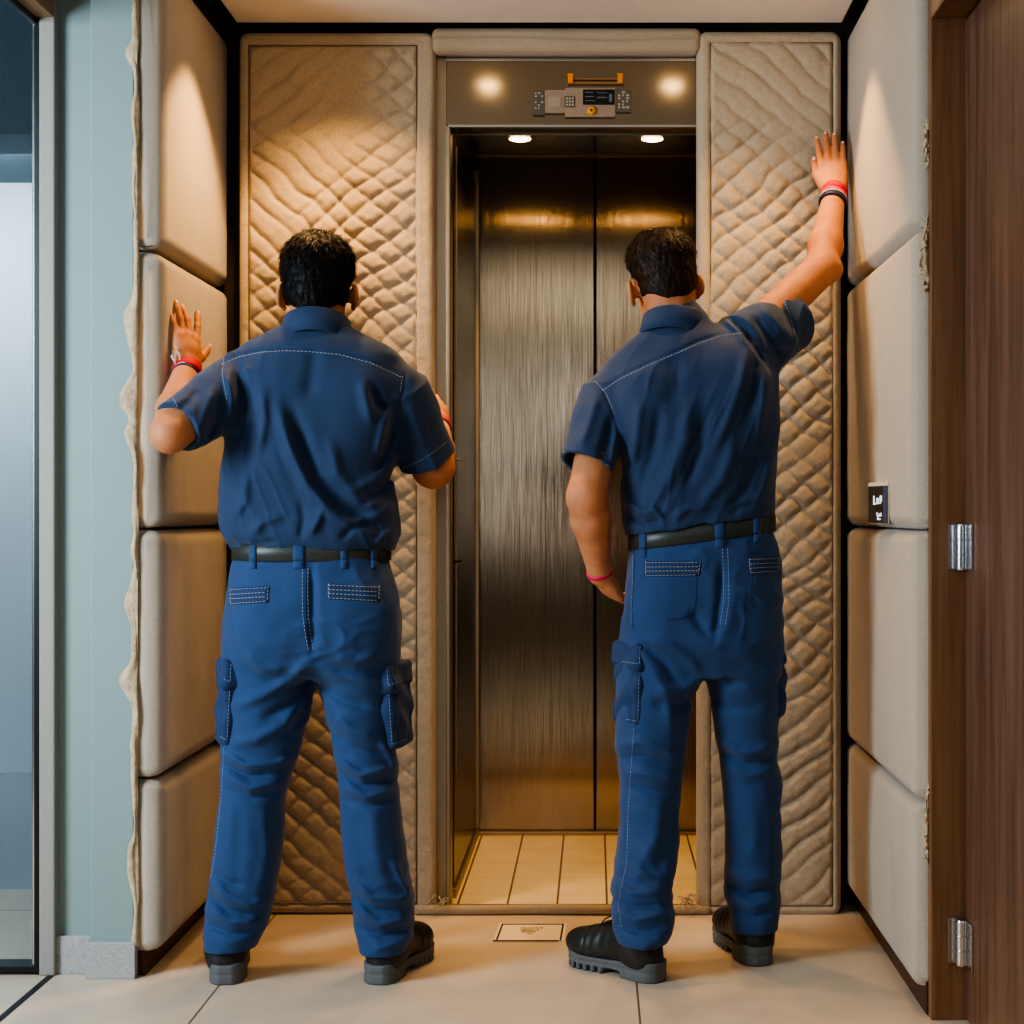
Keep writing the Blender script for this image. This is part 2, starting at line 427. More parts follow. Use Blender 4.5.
M['quilt'] = mat('quilted_felt', srgb(181, 164, 140), .92, spec=.2, sheen=.3, bump=[(700, .5, .0025), (160, .35, .003)], var=(180, .10))
M['binding'] = mat('quilt_binding', srgb(174, 157, 133), .9, spec=.2, sheen=.3, bump=[(900, .45, .002)], var=(220, .08))
M['thread'] = mat('brown_thread', srgb(110, 88, 62), .8)
M['fluff'] = mat('torn_batting', srgb(190, 170, 140), .95, spec=.1, sheen=.4, bump=[(120, .8, .004)], var=(60, .2))
M['redbase'] = wood('red_brown_skirting', srgb(48, 20, 12), srgb(84, 38, 24), 1, .4)
M['wood'] = wood('walnut_door', srgb(88, 64, 50), srgb(120, 90, 72), 1, .42)
M['casing'] = wood('brown_casing', srgb(108, 76, 50), srgb(138, 100, 68), 1, .42)
M['chrome'] = mat('satin_chrome', srgb(190, 190, 190), .22, 1)
M['steel'] = brushed('brushed_steel', srgb(165, 150, 128), .14, .00017, .005)
M['headsteel'] = mat('header_steel', srgb(150, 138, 120), .14, 1, bump=[(3, .25, .001)])
M['jamb'] = mat('jamb_steel', srgb(176, 162, 140), .42, 1)
M['darksteel'] = mat('dark_bronze_steel', srgb(66, 55, 44), .22, 1)
M['carwall'] = mat('car_wall_steel', srgb(100, 90, 78), .25, 1)
M['cartile'] = tile_floor('car_floor_tiles', srgb(236, 220, 182), srgb(120, 84, 44), (.034, .142), (4.6, .21), .006, .3, .05, .3)
M['lamp'] = mat('lamp_lens', (1, .8, .5, 1), .3, emit=((1, .72, .38, 1), 14))
M['lamp2'] = mat('car_lamp_lens', (1, .8, .5, 1), .3, emit=((1, .6, .25, 1), 26))
M['outside'] = mat('pale_outdoor_render', srgb(214, 222, 226), .9)

struct(MB().box((-5, -2.5, -.1), (3, 4.4895, 0)).box((-5, 4.4895, -.1), (-.462, 4.75, 0)).box((.462, 4.4895, -.1), (3, 4.75, 0)).build('floor', M['floor']))
# floor texture uses object coordinates: keep the origin at the world origin
def org0(o):
    d = o.location.copy(); o.data.transform(Matrix.Translation(d)); o.location = (0, 0, 0); return o
org0(bpy.data.objects['floor'])
struct(boxo('trim_1', (-1.322, -1, -.02), (-1.306, 3.87, .0015), M['black']))           # dark floor groove by the glass
# left wall: pale green pier with a step, stone skirting
struct(MB().box((-1.215, 3.85, 0), (-1.11, 4.75, 2.62), .003).box((-1.31, 3.89, 0), (-1.2, 4.75, 2.62)).build('wall_left', M['green']))
struct(MB().box((-1.2215, 3.835, 0), (-1.103, 3.862, .088), .002).box((-1.312, 3.876, 0), (-1.219, 3.90, .092), .002).build('baseboard_left', M['stone']))
# glass
w = struct(MB().box((-1.342, 3.86, 0), (-1.304, 3.96, 2.62), .004).build('window_1', M['frame']))
MB().box((-1.354, 3.863, .008), (-1.3415, 3.93, 2.62)).box((-3.2, 3.865, .008), (-1.35, 3.93, .022)).build('gasket', M['black'], w)
MB().box((-1.363, 3.872, .022), (-1.3545, 3.925, 2.62), .002).build('bead', M['chrome'], w)
gm = mat('window_glass', (.90, .95, .97, 1), .02); gb = gm.node_tree.nodes['Principled BSDF']; gb.inputs['Transmission Weight'].default_value = 1; gb.inputs['IOR'].default_value = 1.02
g = MB().box((-3.2, 3.895, .02), (-1.362, 3.901, 2.62)).build('glass', gm, w)
struct(MB().box((-1.348, 2.2, 2.314), (-1.306, 3.9, 2.62)).build('trim_2', M['soffit']))
struct(MB().box((-1.363, 2.2, 2.300), (-1.348, 3.9, 2.62), .003).build('trim_3', M['black']))
# what stands behind the glass: pale outdoor wall, darker canopy, ground
struct(MB().box((-9, 7.0, -.3), (-1.32, 7.2, 2.62)).build('wall_outside', M['outside']))
struct(MB().box((-9, 6.1, 2.56), (-1.32, 7.2, 3.6)).build('trim_4', mat('slate_canopy', srgb(104, 120, 128), .8)))
struct(MB().box((-9, 4.0, -.12), (-1.32, 7.2, -.02)).build('ground', mat('pale_paving', srgb(170, 178, 182), .8)))

# back wall with the lift opening, ceiling
struct(MB().box((-1.25, 4.56, 0), (-.47, 4.7, 2.62)).box((.47, 4.56, 0), (.9, 4.7, 2.62)).box((-.47, 4.56, 2.395), (.47, 4.7, 2.62)).build('wall_back', M['backwall']))
struct(MB().box((-1.31, -2.5, 2.60), (.9, 4.75, 2.7)).build('ceiling', M['dark']))
struct(MB().box((-.992, -2.5, 2.474), (.684, 4.43, 2.56), .004).build('trim_5', M['ceil']))     # lowered ceiling raft
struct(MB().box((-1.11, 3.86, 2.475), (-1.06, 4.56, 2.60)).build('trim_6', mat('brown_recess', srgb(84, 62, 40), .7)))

# right wall, skirting, door recess
struct(MB().box((.757, 3.555, 0), (.9, 4.75, 2.62)).box((.742, -2.5, 0), (.9, 2.5, 2.62)).build('wall_right', mat('grey_beige_wall', srgb(150, 140, 126), .7)))
struct(MB().box((.737, 3.56, 0), (.758, 4.55, .075), .003).build('baseboard_right', M['redbase']))
struct(MB().box((-1.112, 3.865, 0), (-1.085, 4.55, .075), .003).build('trim_7', M['redbase']))
struct(MB().box((.7405, 3.525, 0), (.862, 3.556, 2.62), .002).box((.7405, 2.5, 2.207), (.862, 3.525, 2.62), .002).box((.7405, 2.5, 0), (.862, 2.535, 2.207), .002).build('door_1', M['casing']))
d1 = bpy.data.objects['door_1']
MB().box((.814, 2.54, .008), (.855, 3.519, 2.2), .003).build('door_leaf', M['wood'], d1)
for zc in (1.043, .178):
    h = MB(); h.lathe([(.0, -.051), (.0145, -.050), (.0155, -.046), (.0155, -.018), (.014, -.0165), (.0155, -.015), (.0155, .015), (.014, .0165), (.0155, .018), (.0155, .046), (.0145, .05), (0, .051)], (.8035, 3.503, zc))
    h.box((.777, 3.519, zc-.05), (.803, 3.5245, zc+.05), .001).box((.8095, 3.44, zc-.05), (.8135, 3.50, zc+.05), .001)
    h.build('hinge', M['chrome'], d1, smooth=False)

# ---------------------------------------------------------------- wall pads
def heightfield(name, base, U, V, N, W, H, th, r, m, step=.008, relief=None, corner=.03, parent=None, smooth=True):
    """a soft slab W x H on the plane base + u U + v V, swelling th along N; relief(u, v) adds height"""
    nu, nv = int(W/step)+1, int(H/step)+1
    # more samples near the rim
    def axis(L, n):
        t = np.linspace(0, 1, n); edge = np.concatenate([np.linspace(0, r, 8)[:-1], np.linspace(r, L-r, max(3, n)), np.linspace(L-r, L, 8)[1:]]); return edge
    u, v = axis(W, nu), axis(H, nv); Ug, Vg = np.meshgrid(u, v, indexing='ij')
    qx, qy = np.abs(Ug-W/2)-(W/2-corner), np.abs(Vg-H/2)-(H/2-corner)
    sd = -(np.hypot(np.maximum(qx, 0), np.maximum(qy, 0))+np.minimum(np.maximum(qx, qy), 0)-corner)   # distance inside the rounded outline
    e = np.clip(sd/r, 0, 1); hgt = th-min(r, th)*(1-np.sqrt(1-(1-e)**2))
    if relief is not None: hgt = hgt+relief(Ug, Vg)*sstep(0, r, sd)
    # pull the square corners in to the rounded outline
    out = sd < 0
    cxs, cys = np.sign(Ug-W/2), np.sign(Vg-H/2); L = np.hypot(np.maximum(qx, 1e-9), np.maximum(qy, 1e-9)); sc = np.where(out, corner/L, 1)
    Ug = np.where(out, W/2+cxs*((W/2-corner)+np.maximum(qx, 0)*sc), Ug); Vg = np.where(out, H/2+cys*((H/2-corner)+np.maximum(qy, 0)*sc), Vg)
    base, U, V, N = (np.array(t, float) for t in (base, U, V, N))
    top = base+Ug[..., None]*U+Vg[..., None]*V+hgt[..., None]*N
    bot = base+Ug[..., None]*U+Vg[..., None]*V
    a, b = len(u), len(v); idx = np.arange(a*b).reshape(a, b)
    Fc = np.stack([idx[:-1, :-1], idx[1:, :-1], idx[1:, 1:], idx[:-1, 1:]], -1).reshape(-1, 4)
    ring = list(idx[:, 0])+list(idx[-1, 1:])+list(idx[-2::-1, -1])+list(idx[0, -2:0:-1])
    n = a*b; bl = bot.reshape(-1, 3)[ring]; k = len(ring)
    side = [[ring[i], ring[(i+1) % k], n+(i+1) % k, n+i] for i in range(k)]
    return mesh_obj(name, np.concatenate([top.reshape(-1, 3), bl]), Fc.tolist()+side+[[n+i for i in range(k)]], m, parent, smooth)
rows = [(.058, .474), (.478, 1.077), (1.081, 1.749), (1.753, 2.466)]
where = ['lowest', 'second lowest', 'second highest', 'topmost']
for s, (z0, z1) in enumerate(rows):
    rel = lambda u, v, H=z1-z0, s=s: .006*np.sin(np.pi*np.clip(u/.7, 0, 1))*np.sin(np.pi*v/H)+.0012*fbm(u*14+s, v*14, 1.3)
    o = heightfield('wall_pad', (-1.11, 3.852, z0), (0, 1, 0), (0, 0, 1), (1, 0, 0), .70, z1-z0, .071, .04, M['pad'], .012, rel, .025)
    tag(o, ['lowest beige padded panel on the left wall, above the dark skirting', 'beige padded panel on the left wall, second from the floor',
            'beige padded panel on the left wall with a hand pressed on it', 'topmost beige padded panel on the left wall under the ceiling, lit from above'][s], 'padded panel', 'padded panels on the left wall')
    rel = lambda u, v, H=z1-z0, s=s: .006*np.sin(np.pi*np.clip(u/.97, 0, 1))*np.sin(np.pi*v/H)+.0012*fbm(u*14+s, v*14, 5.3)
    o = heightfield('wall_pad', (.757, 3.562, z0), (0, 1, 0), (0, 0, 1), (-1, 0, 0), .965, z1-z0, .049, .032, M['pad'], .012, rel, .025)
    tag(o, ['lowest grey beige padded panel on the right wall, above the red-brown skirting', 'grey beige padded panel on the right wall just below the one with a switch plate',
            'padded panel on the right wall with a small dark switch plate', 'topmost padded panel on the right wall, beside the raised hand'][s], 'padded panel', 'padded panels on the right wall')

# torn batting hanging from the panel edges
def ragged(name, pts, width, m, label, n=150, seed=0, fold=.006, side=-1):
    """a frayed strip that hangs along a vertical line; pts: (x, y, z0, z1); width(t) metres to the side"""
    x, y, z0, z1 = pts; V = []; Fc = []; K = 7
    for i in range(n+1):
        t = i/n; z = z0+(z1-z0)*t; w = width(t)*(1+.35*float(noise(t*60, seed, 1.)))
        for k in range(K):
            u = k/(K-1); V.append((x+side*w*u+.0025*float(noise(t*40, k, seed)), y-.004-fold*math.sin(u*3.1)-.005*float(noise(t*25, k*.7, seed+4)), z+.012*u*float(noise(t*30, 3, seed))))
    for i in range(n):
        for k in range(K-1): a = i*K+k; Fc.append([a, a+1, a+K+1, a+K])
    o = mesh_obj(name, V, Fc, m, None, True)
    md = o.modifiers.new('thick', 'SOLIDIFY'); md.thickness = .0025
    return o
def wl(t):
    y = 975-t*975   # picture row
    base = .012
    for c, h, w_ in ((100, .026, 14), (20, .030, 22), (365, .030, 26), (440, .034, 30), (470, .028, 22), (640, .034, 20), (715, .036, 22), (760, .02, 40), (900, .030, 34), (250, .012, 60), (560, .012, 60)):
        base = max(base, h*math.exp(-((y-c)/w_)**2))
    return base
o = ragged('torn_batting', (-1.098, 3.852, .075, 2.46), wl, M['fluff'], '', 240, 2)
tag(o, 'ragged cream strip of torn batting along the edge of the left padded panels', 'padding strip')
for lbl, z0, z1, w_ in (('frayed white shred of batting by the topmost right padded panel', pz(165, 3.556), pz(120, 3.556), .011),
                        ('torn white tuft hanging at the seam of the two upper right padded panels', pz(292, 3.556), pz(218, 3.556), .019),
                        ('narrow white strip of batting beside the lowest right padded panel', pz(866, 3.556), pz(785, 3.556), .009)):
    o = ragged('batting_shred', (.741, 3.556, z0, z1), lambda t, w_=w_: w_*(.35+.65*math.sin(math.pi*min(1, .1+t*.95))), M['fluff'], '', 40, int(z0*10), .004)
    tag(o, lbl, 'padding strip', 'torn batting on the right wall')

# ---------------------------------------------------------------- quilted covers
def quilt(name, x0, x1, z0, z1, yb, th, lines, bands, label, seed):
    W, H = x1-x0, z1-z0
    bl, br, bt, bb = bands
    q = empty(name, (x0+W/2, yb, z0)); tag(q, label, 'quilted cover')
    def relief(u, v):
        wu = u+.017*fbm(u*6+seed, v*6, .5); wv = v+.017*fbm(u*6+seed+9, v*6, 1.5); va = .72+.45*fbm(u*7+seed, v*7, 6.1, 2)
        hh = np.ones_like(u)
        for ang, sp, ph, mask in lines:
            c = (wu*math.sin(ang)+wv*math.cos(ang))/sp+ph
            s = np.abs(np.sin(np.pi*c)); w = mask(u, v)
            hh = hh*(1-np.clip(w*va, 0, 1)*(1-np.minimum(1, s*1.2)**.5))
        inside = np.minimum(np.minimum(u-bl, W-br-u), np.minimum(v-bb, H-bt-v))
        ins = sstep(-.003, .012, inside)
        seam = np.exp(-(inside/.004)**2)
        fine = .0012*fbm(u*45, v*45, seed, 3)+.004*fbm(u*4+seed, v*3, 2.2, 2)
        return ins*(-.017*(1-hh)+.002)-.007*seam+fine
    body = heightfield('quilted_panel', (x0, yb, z0), (1, 0, 0), (0, 0, 1), (0, -1, 0), W, H, th, .022, M['quilt'], .0042, relief, .03, q)
    # seam threads along the binding
    mb = MB(); yy = yb-th+.0055
    for (a, b) in (((x0+bl, z0+bb), (x0+bl, z1-bt)), ((x1-br, z0+bb), (x1-br, z1-bt)), ((x0+bl, z1-bt), (x1-br, z1-bt)), ((x0+bl, z0+bb), (x1-br, z0+bb))):
        mb.tube([(a[0]+(b[0]-a[0])*t, yy, a[1]+(b[1]-a[1])*t) for t in np.linspace(0, 1, 40)], .0016, 5)
    mb.build('binding_seam', M['thread'], q, True)
    return q
A1 = math.radians(40)
Zt = lambda py: pz(py, 4.45)
lq0 = Zt(915)
def mL2(u, v):   # lines that rise to the right
    z = v+lq0; diag = u+.75*(Zt(170)-z)
    return np.clip(sstep(Zt(160), Zt(110), z-.5*(u-.2))*.95+sstep(.20, .36, diag), 0, 1)*(1-.55*sstep(Zt(640), Zt(740), z))
def mL1b(u, v):
    z = v+lq0; return np.clip(1-sstep(Zt(165), Zt(125), z-.25*(.28-u)) + .8*sstep(.30, .42, u), 0, 1)
quilt('quilted_cover', pxX(238, 4.45), pxX(435, 4.45), lq0, Zt(31), 4.488, .040,
      [(A1, .052, .2, mL1b), (-math.radians(38), .054, .35, mL2)], (.030, .052, .040, .03),
      'tall beige quilted cover hung left of the lift doorway, behind the dark-haired man', 3)
def mR1(u, v):
    z = v+lq0; return np.clip(.95*np.ones_like(u)*(1-.75*sstep(.13, .02, u)*sstep(Zt(150), Zt(110), z)*sstep(Zt(60), Zt(110), z)), 0, 1)*(1-.65*sstep(Zt(640), Zt(760), z))
def mR2(u, v):
    z = v+lq0; return sstep(Zt(105), Zt(150), z+.25*(u-.2))
quilt('quilted_cover', pxX(697, 4.45), pxX(842, 4.45), Zt(917), Zt(30), 4.488, .040,
      [(A1, .056, .1, mR1), (-math.radians(38), .056, .25, mR2)], (.038, .026, .035, .03),
      'beige quilted cover hung right of the lift doorway, under the raised hand', 8)
# padded header above the doorway and padded roll on the sill
o = heightfield('padded_valance', (-.455, 4.488, Zt(53)), (1, 0, 0), (0, 0, 1), (0, -1, 0), 1*.75, Zt(27)-Zt(53), .046, .022, M['binding'], .008, lambda u, v: .002*fbm(u*9, v*12, 3)-.008*np.exp(-((v-.043-.004*np.sin(u*9))/.004)**2), .02)
tag(o, 'long beige padded strip across the top of the lift doorway', 'padded strip')
mb = MB(); n = 60
mb.tube([(x, 4.452+.003*float(noise(x*6, 0, 1)), (.0135+.001*float(noise(x*9, 2, 1)))) for x in np.linspace(-.50, .32, n)], [.0135]*n, 14)
tag(mb.build('padded_roll', M['binding'], None, True), 'beige padded roll lying along the lift threshold', 'padded strip')
# frayed corners at the threshold
for (px_, s) in ((441, 1), (690, -1)):
    mb = MB()
    for k in range(16):
        a = P(px_+random.uniform(-6, 6), 899+random.uniform(-4, 5), 4.43); mb.tube([a, a+np.array([random.uniform(-.02, .02), -.006, random.uniform(-.012, .01)]), a+np.array([random.uniform(-.03, .03), -.01, random.uniform(-.03, -.005)])], [.002, .0015, .0006], 5)
    o = mb.build('frayed_tuft', M['fluff'], None, True)
    tag(o, 'frayed tuft of torn felt at the %s end of the lift sill' % ('left' if s > 0 else 'right'), 'padding scrap', 'frayed tufts on the lift sill')

# ---------------------------------------------------------------- lift
L = empty('elevator', (0, 4.5, 0)); tag(L, 'stainless steel lift with closed double doors and a lit tiled sill floor', 'elevator')
JX = -.406
MB().box((-.468, 4.495, 0), (JX-.010, 4.56, 2.40), .002).box((JX-.012, 4.492, 0), (JX, 4.565, 2.205), .003).build('door_jamb', M['jamb'], L)
MB().box((-JX+.010, 4.495, 0), (.468, 4.56, 2.40), .002).box((-JX, 4.492, 0), (-JX+.012, 4.565, 2.205), .003).build('door_jamb', M['jamb'], L)
MB().box((JX-.012, 4.492, 2.205), (-JX+.012, 4.57, 2.395), .002).build('header_panel', M['headsteel'], L)
MB().box((JX-.006, 4.490, 2.2), (-JX+.006, 4.51, 2.2075), .001).box((JX-.012, 4.4895, 2.385), (-JX+.012, 4.50, 2.3975), .001).build('header_trim', M['chrome'], L)
MB().box((-.462, 4.57, 0), (JX-.016, 5.62, 2.5)).build('car_wall', M['darksteel'], L)
MB().box((-JX+.016, 4.57, 0), (.462, 5.62, 2.5)).build('car_wall', M['darksteel'], L)
MB().box((JX-.016, 4.66, .03), (JX-.004, 5.57, 2.25), .003).build('side_panel', M['carwall'], L)
MB().box((JX-.012, 4.64, 0), (JX+.004, 5.575, .028), .002).box((JX-.014, 4.72, .35), (JX-.0015, 4.735, 2.2), .001).box((JX-.014, 5.52, .03), (JX+.006, 5.535, 2.3), .002).build('side_rail', M['jamb'], L)
# sloping head with two small lamps
so = MB(); so.add([(-.42, 4.575, 2.212), (.42, 4.575, 2.212), (.42, 4.575, 2.55), (-.42, 4.575, 2.55), (-.42, 5.60, 2.3735), (.42, 5.60, 2.3735), (.42, 5.60, 2.55), (-.42, 5.60, 2.55)],
                  [[0, 1, 5, 4], [3, 2, 6, 7], [0, 1, 2, 3], [4, 5, 6, 7], [0, 3, 7, 4], [1, 2, 6, 5]])
soff = so.build('head_lining', M['darksteel'], L)
MB().box((-.42, 4.600, 2.2055), (.42, 4.612, 2.2165), .001).build('head_trim', M['jamb'], soff)
MB().box((-.42, 5.565, 2.358), (.42, 5.578, 2.3685), .001).build('head_trim', M['jamb'], soff)
for x in (-.23, .175):
    MB().lathe([(0, -.0035), (.026, -.003), (.032, -.001), (.034, .003), (.034, .012), (0, .012)], (x, 4.9, 2.262), 'Z', 24).build('ceiling_lamp', M['lamp2'], soff, True)
for a, b in ((-.408, -.0028), (.0028, .408)):
    MB().box((a, 5.58, .012), (b, 5.60, 2.362), .003).build('door_panel', M['steel'], L)
MB().box((-.45, 5.602, 0), (.45, 5.64, 2.55)).build('shaft_backing', M['black'], L)
MB().box((-.42, 5.545, 0), (.42, 5.60, .011), .002).build('rear_sill', M['jamb'], L)
MB().box((-.42, 4.49, -.01), (.42, 4.55, .002)).box((-.42, 4.49, 0), (.42, 4.512, .006), .002).box((-.42, 4.522, 0), (.42, 4.55, .006), .002).build('front_sill', M['jamb'], L)
cf = MB().box((-.46, 4.49, -.06), (.46, 5.62, -.0005)).build('car_floor', M['cartile'], L)
mb = MB().box((JX-.016, 4.50, pz(462, 4.52)), (JX+.012, 4.525, pz(444, 4.52)), .002)
mb.tube([(JX+.004, 4.51, pz(459.5, 4.52)), (JX+.030, 4.505, pz(459.5, 4.52))], .0035, 8).build('latch', M['chrome'], L)
MB().tube([(JX-.004, 4.60, pz(563, 4.6)), (JX+.022, 4.59, pz(561, 4.6))], .005, 8).build('latch', M['chrome'], L)
cl = bpy.data.lights.new('car_light', 'SPOT')
for x in (-.23, .175):
    l = bpy.data.lights.new('car_light', 'SPOT'); l.energy = 34; l.color = (1, .57, .20); l.spot_size = math.radians(125); l.spot_blend = .7; l.shadow_soft_size = .04
    lo = bpy.data.objects.new('car_light', l); COL.objects.link(lo); lo.location = (x, 4.93, 2.225)

# control unit stuck on the header
HD = 4.487
def hb(mb, x0, y0, x1, y1, th=.006, d=0, bev=.001): return mb.box((pxX(x0, HD), HD-d-th, pz(y1, HD)), (pxX(x1, HD), HD-d+.004, pz(y0, HD)), bev)
I = empty('control_unit', (pxX(581, HD), HD, pz(118, HD))); tag(I, 'small beige control unit with dark displays stuck on the lift header', 'control panel')
beige = mat('beige_plastic', srgb(150, 128, 106), .5); dk = mat('dark_display', srgb(22, 22, 24), .15); gr = mat('grey_plate', srgb(96, 84, 70), .4); pale = mat('pale_print', srgb(170, 160, 140), .5)
hb(hb(MB(), 565, 88.5, 615, 117.5, .008), 545, 90.5, 567, 113.5, .006).build('housing', beige, I)
o = hb(MB(), 533, 91, 545, 115.5, .006).build('side_plate', gr, I)
mb = MB()
for r_ in range(6):
    for c in range(3):
        if random.random() < .75: hb(mb, 535+c*3, 93+r_*3, 535+c*3+random.uniform(1.2, 2.6), 93+r_*3+1.6, .001, .0058, 0)
mb.build('print', pale, o)
o = hb(MB(), 616.5, 90, 631, 112.5, .006).build('side_plate', gr, I)
mb = MB()
for r_ in range(6):
    for c in range(3):
        if random.random() < .7: hb(mb, 618+c*4, 92+r_*3, 618+c*4+random.uniform(1.5, 3.2), 92+r_*3+1.8, .001, .0058, 0)
mb.build('print', pale, o)
o = hb(MB(), 583, 90.5, 614.5, 105.5, .004, .007).build('display', dk, I)
mb = MB()
for a, b, c, d in ((585, 93, 593, 94), (585, 97, 594, 98), (597, 93.5, 607, 94.3), (597, 98, 607, 99), (585, 101.5, 595, 102.2), (609, 95, 612, 103)): hb(mb, a, b, c, d, .0008, .011, 0)
mb.build('print', mat('dim_print', srgb(95, 105, 110), .5), o)
o = hb(MB(), 564.5, 97, 574.5, 108, .004, .007).build('keypad', gr, I)
mb = MB()
for a in range(3):
    for b in range(3): hb(mb, 566+a*2.9, 98.5+b*3.1, 568+a*2.9, 100.4+b*3.1, .001, .011, 0)
mb.build('key_print', pale, o)
mb = MB(); hb(mb, 549, 97, 561, 107.5, .002, .0055); hb(mb, 551, 101, 559, 102, .001, .0075); mb.build('cover_flap', mat('pale_flap', srgb(160, 140, 118), .5), I)
yel = mat('yellow_plastic', srgb(225, 160, 25), .35)
o = MB().lathe([(0, -.014), (.008, -.013), (.0115, -.010), (.0125, -.004), (.0125, 0)], (pxX(591.5, HD), HD-.004, pz(111.7, HD)), 'Y', 20).build('button', yel, I, True)
MB().lathe([(0, -.0165), (.0035, -.016), (.004, -.013), (.004, -.01)], (pxX(591, HD), HD-.004, pz(111.7, HD)), 'Y', 12).build('button_centre', mat('brown_dot', srgb(120, 60, 15), .5), o, True)
T = empty('clip_rail', (pxX(595, HD), HD, pz(84, HD))); tag(T, 'thin tan rail held by two orange clips above the control unit', 'rail')
hb(hb(MB(), 570, 78.5, 623, 80, .005), 569, 82.5, 624, 84.5, .006).build('rail', mat('tan_rail', srgb(150, 105, 60), .4), T)
for a in (568, 617.5): hb(hb(MB(), a, 75.5, a+5, 84, .012), a-.5, 74.5, a+5.5, 76.5, .013).build('clip', mat('orange_clip', srgb(230, 140, 20), .35), T)

# switch plate on the right pad: a small wedge turned to the room
S = empty('switch_plate', (.70, 3.93, pz(523, 3.93))); tag(S, 'small dark switch plate with white symbols on the right padded wall', 'switch')
a, b = np.array(P(868.5, 512, 3.99)), np.array(P(888.5, 512, 3.84)); z0, z1 = pz(523, 3.92), pz(485, 3.92)
wall = .712
def wedge(mb, t0, t1, s0, s1, lift=0.0, back=None):
    n = np.array([b[1]-a[1], -(b[0]-a[0]), 0]); n /= np.linalg.norm(n); n = n if n[1] < 0 else -n
    p = lambda t, s: np.array([a[0]+(b[0]-a[0])*t, a[1]+(b[1]-a[1])*t, z0+(z1-z0)*s])+n*lift
    q = [p(t0, s0), p(t1, s0), p(t1, s1), p(t0, s1)]
    w_ = [np.array([max(wall, v[0]), v[1]+.012, v[2]]) for v in q] if back is None else [v-n*back for v in q]
    return mb.add(q+w_, [[0, 1, 2, 3], [7, 6, 5, 4], [0, 4, 5, 1], [1, 5, 6, 2], [2, 6, 7, 3], [3, 7, 4, 0]])
wedge(MB(), 0, 1, -.01, 1.07).build('housing', mat('cream_plastic', srgb(220, 205, 180), .4), S)
fp = wedge(MB(), .03, .97, .0, .97, .002, .003).build('face_plate', mat('black_glass', srgb(38, 32, 30), .15), S)
wedge(MB(), .80, .97, .02, .95, .0035, .003).build('edge_strip', mat('blue_grey_edge', srgb(70, 80, 105), .2), S)
wh = mat('white_symbol', srgb(225, 235, 235), .4, emit=((.9, .95, 1, 1), .4))
mb = MB()
for t0, t1, s0, s1 in ((.30, .36, .48, .72), (.30, .42, .48, .53), (.46, .50, .50, .66), (.46, .58, .50, .54), (.54, .58, .50, .66), (.46, .58, .62, .66), (.63, .67, .50, .72), (.63, .72, .68, .72), (.68, .72, .55, .72),
                       (.50, .56, .08, .22), (.50, .66, .08, .12), (.47, .51, .20, .28), (.58, .62, .17, .25), (.66, .70, .17, .27)): wedge(mb, t0, t1, s0, s1, .0032, .002)
mb.build('symbols', wh, fp)

# plaque on the floor
C_ = [(493, 942), (564, 942), (567, 924), (500, 924)]
fl = lambda px_, py_: (pxX(px_, CZ*F/(py_-CY)), CZ*F/(py_-CY))
q = [fl(*p) for p in C_]
def slab(mb, poly, z0, z1):
    n = len(poly); return mb.add([(x, y, z0) for x, y in poly]+[(x, y, z1) for x, y in poly], [list(range(n)), [n+i for i in range(n)]]+[[i, (i+1) % n, n+(i+1) % n, n+i] for i in range(n)])
PL = slab(MB(), q, 0, .003).build('floor_plaque', mat('cream_card', srgb(236, 222, 196), .5), None)
tag(PL, 'small cream plaque with a black border line on the floor before the lift', 'plaque')
B = lambda u, v: tuple((np.array(q[0])*(1-u)+np.array(q[1])*u)*(1-v)+(np.array(q[3])*(1-u)+np.array(q[2])*u)*v)
mb = MB()
for u0, u1, v0, v1 in ((.035, .058, .06, .92), (.935, .96, .02, .92), (.035, .96, .90, .935), (.0, .93, -.01, .02)): slab(mb, [B(u0, v0), B(u1, v0), B(u1, v1), B(u0, v1)], .003, .0042)
mb.build('border_line', mat('black_ink', srgb(30, 26, 22), .5), PL)
mb = MB()
for v, u0, u1 in ((.68, .33, .66), (.56, .34, .62), (.46, .36, .56), (.36, .46, .52)):
    u = u0
    while u < u1:
        w_ = random.uniform(.006, .022); h = random.uniform(.03, .075); slab(mb, [B(u, v), B(u+w_, v), B(u+w_*.8, v+h), B(u, v+h*.7)], .003, .0040); u += w_+random.uniform(.004, .012)
mb.build('print', mat('brown_ink', srgb(105, 80, 60), .6), PL)

# ---------------------------------------------------------------- lamps
def downlight(x, y, e, size=70, label='', blend=.35, aim=None, col=(1, .59, .25), fixture=True):
    if fixture:
        d = empty('downlight', (x, y, 2.474)); tag(d, label, 'ceiling light', 'ceiling downlights')
        MB().lathe([(.030, -.001), (.046, -.004), (.048, -.001), (.048, .001), (.030, .001)], (x, y, 2.474), 'Z', 24).build('rim', M['chrome'], d, True)
        MB().lathe([(0, -.020), (.016, -.018), (.026, -.010), (.030, 0)], (x, y, 2.474), 'Z', 20).build('lens', M['lamp'], d, True)
    l = bpy.data.lights.new('spot', 'SPOT'); l.energy = e; l.color = col; l.spot_size = math.radians(size); l.spot_blend = blend; l.shadow_soft_size = .025
    o = bpy.data.objects.new('spot', l); COL.objects.link(o); o.location = (x, y, 2.445)
    if aim is not None: o.rotation_euler = (Vector(aim)-o.location).to_track_quat('-Z', 'Y').to_euler()
    return o
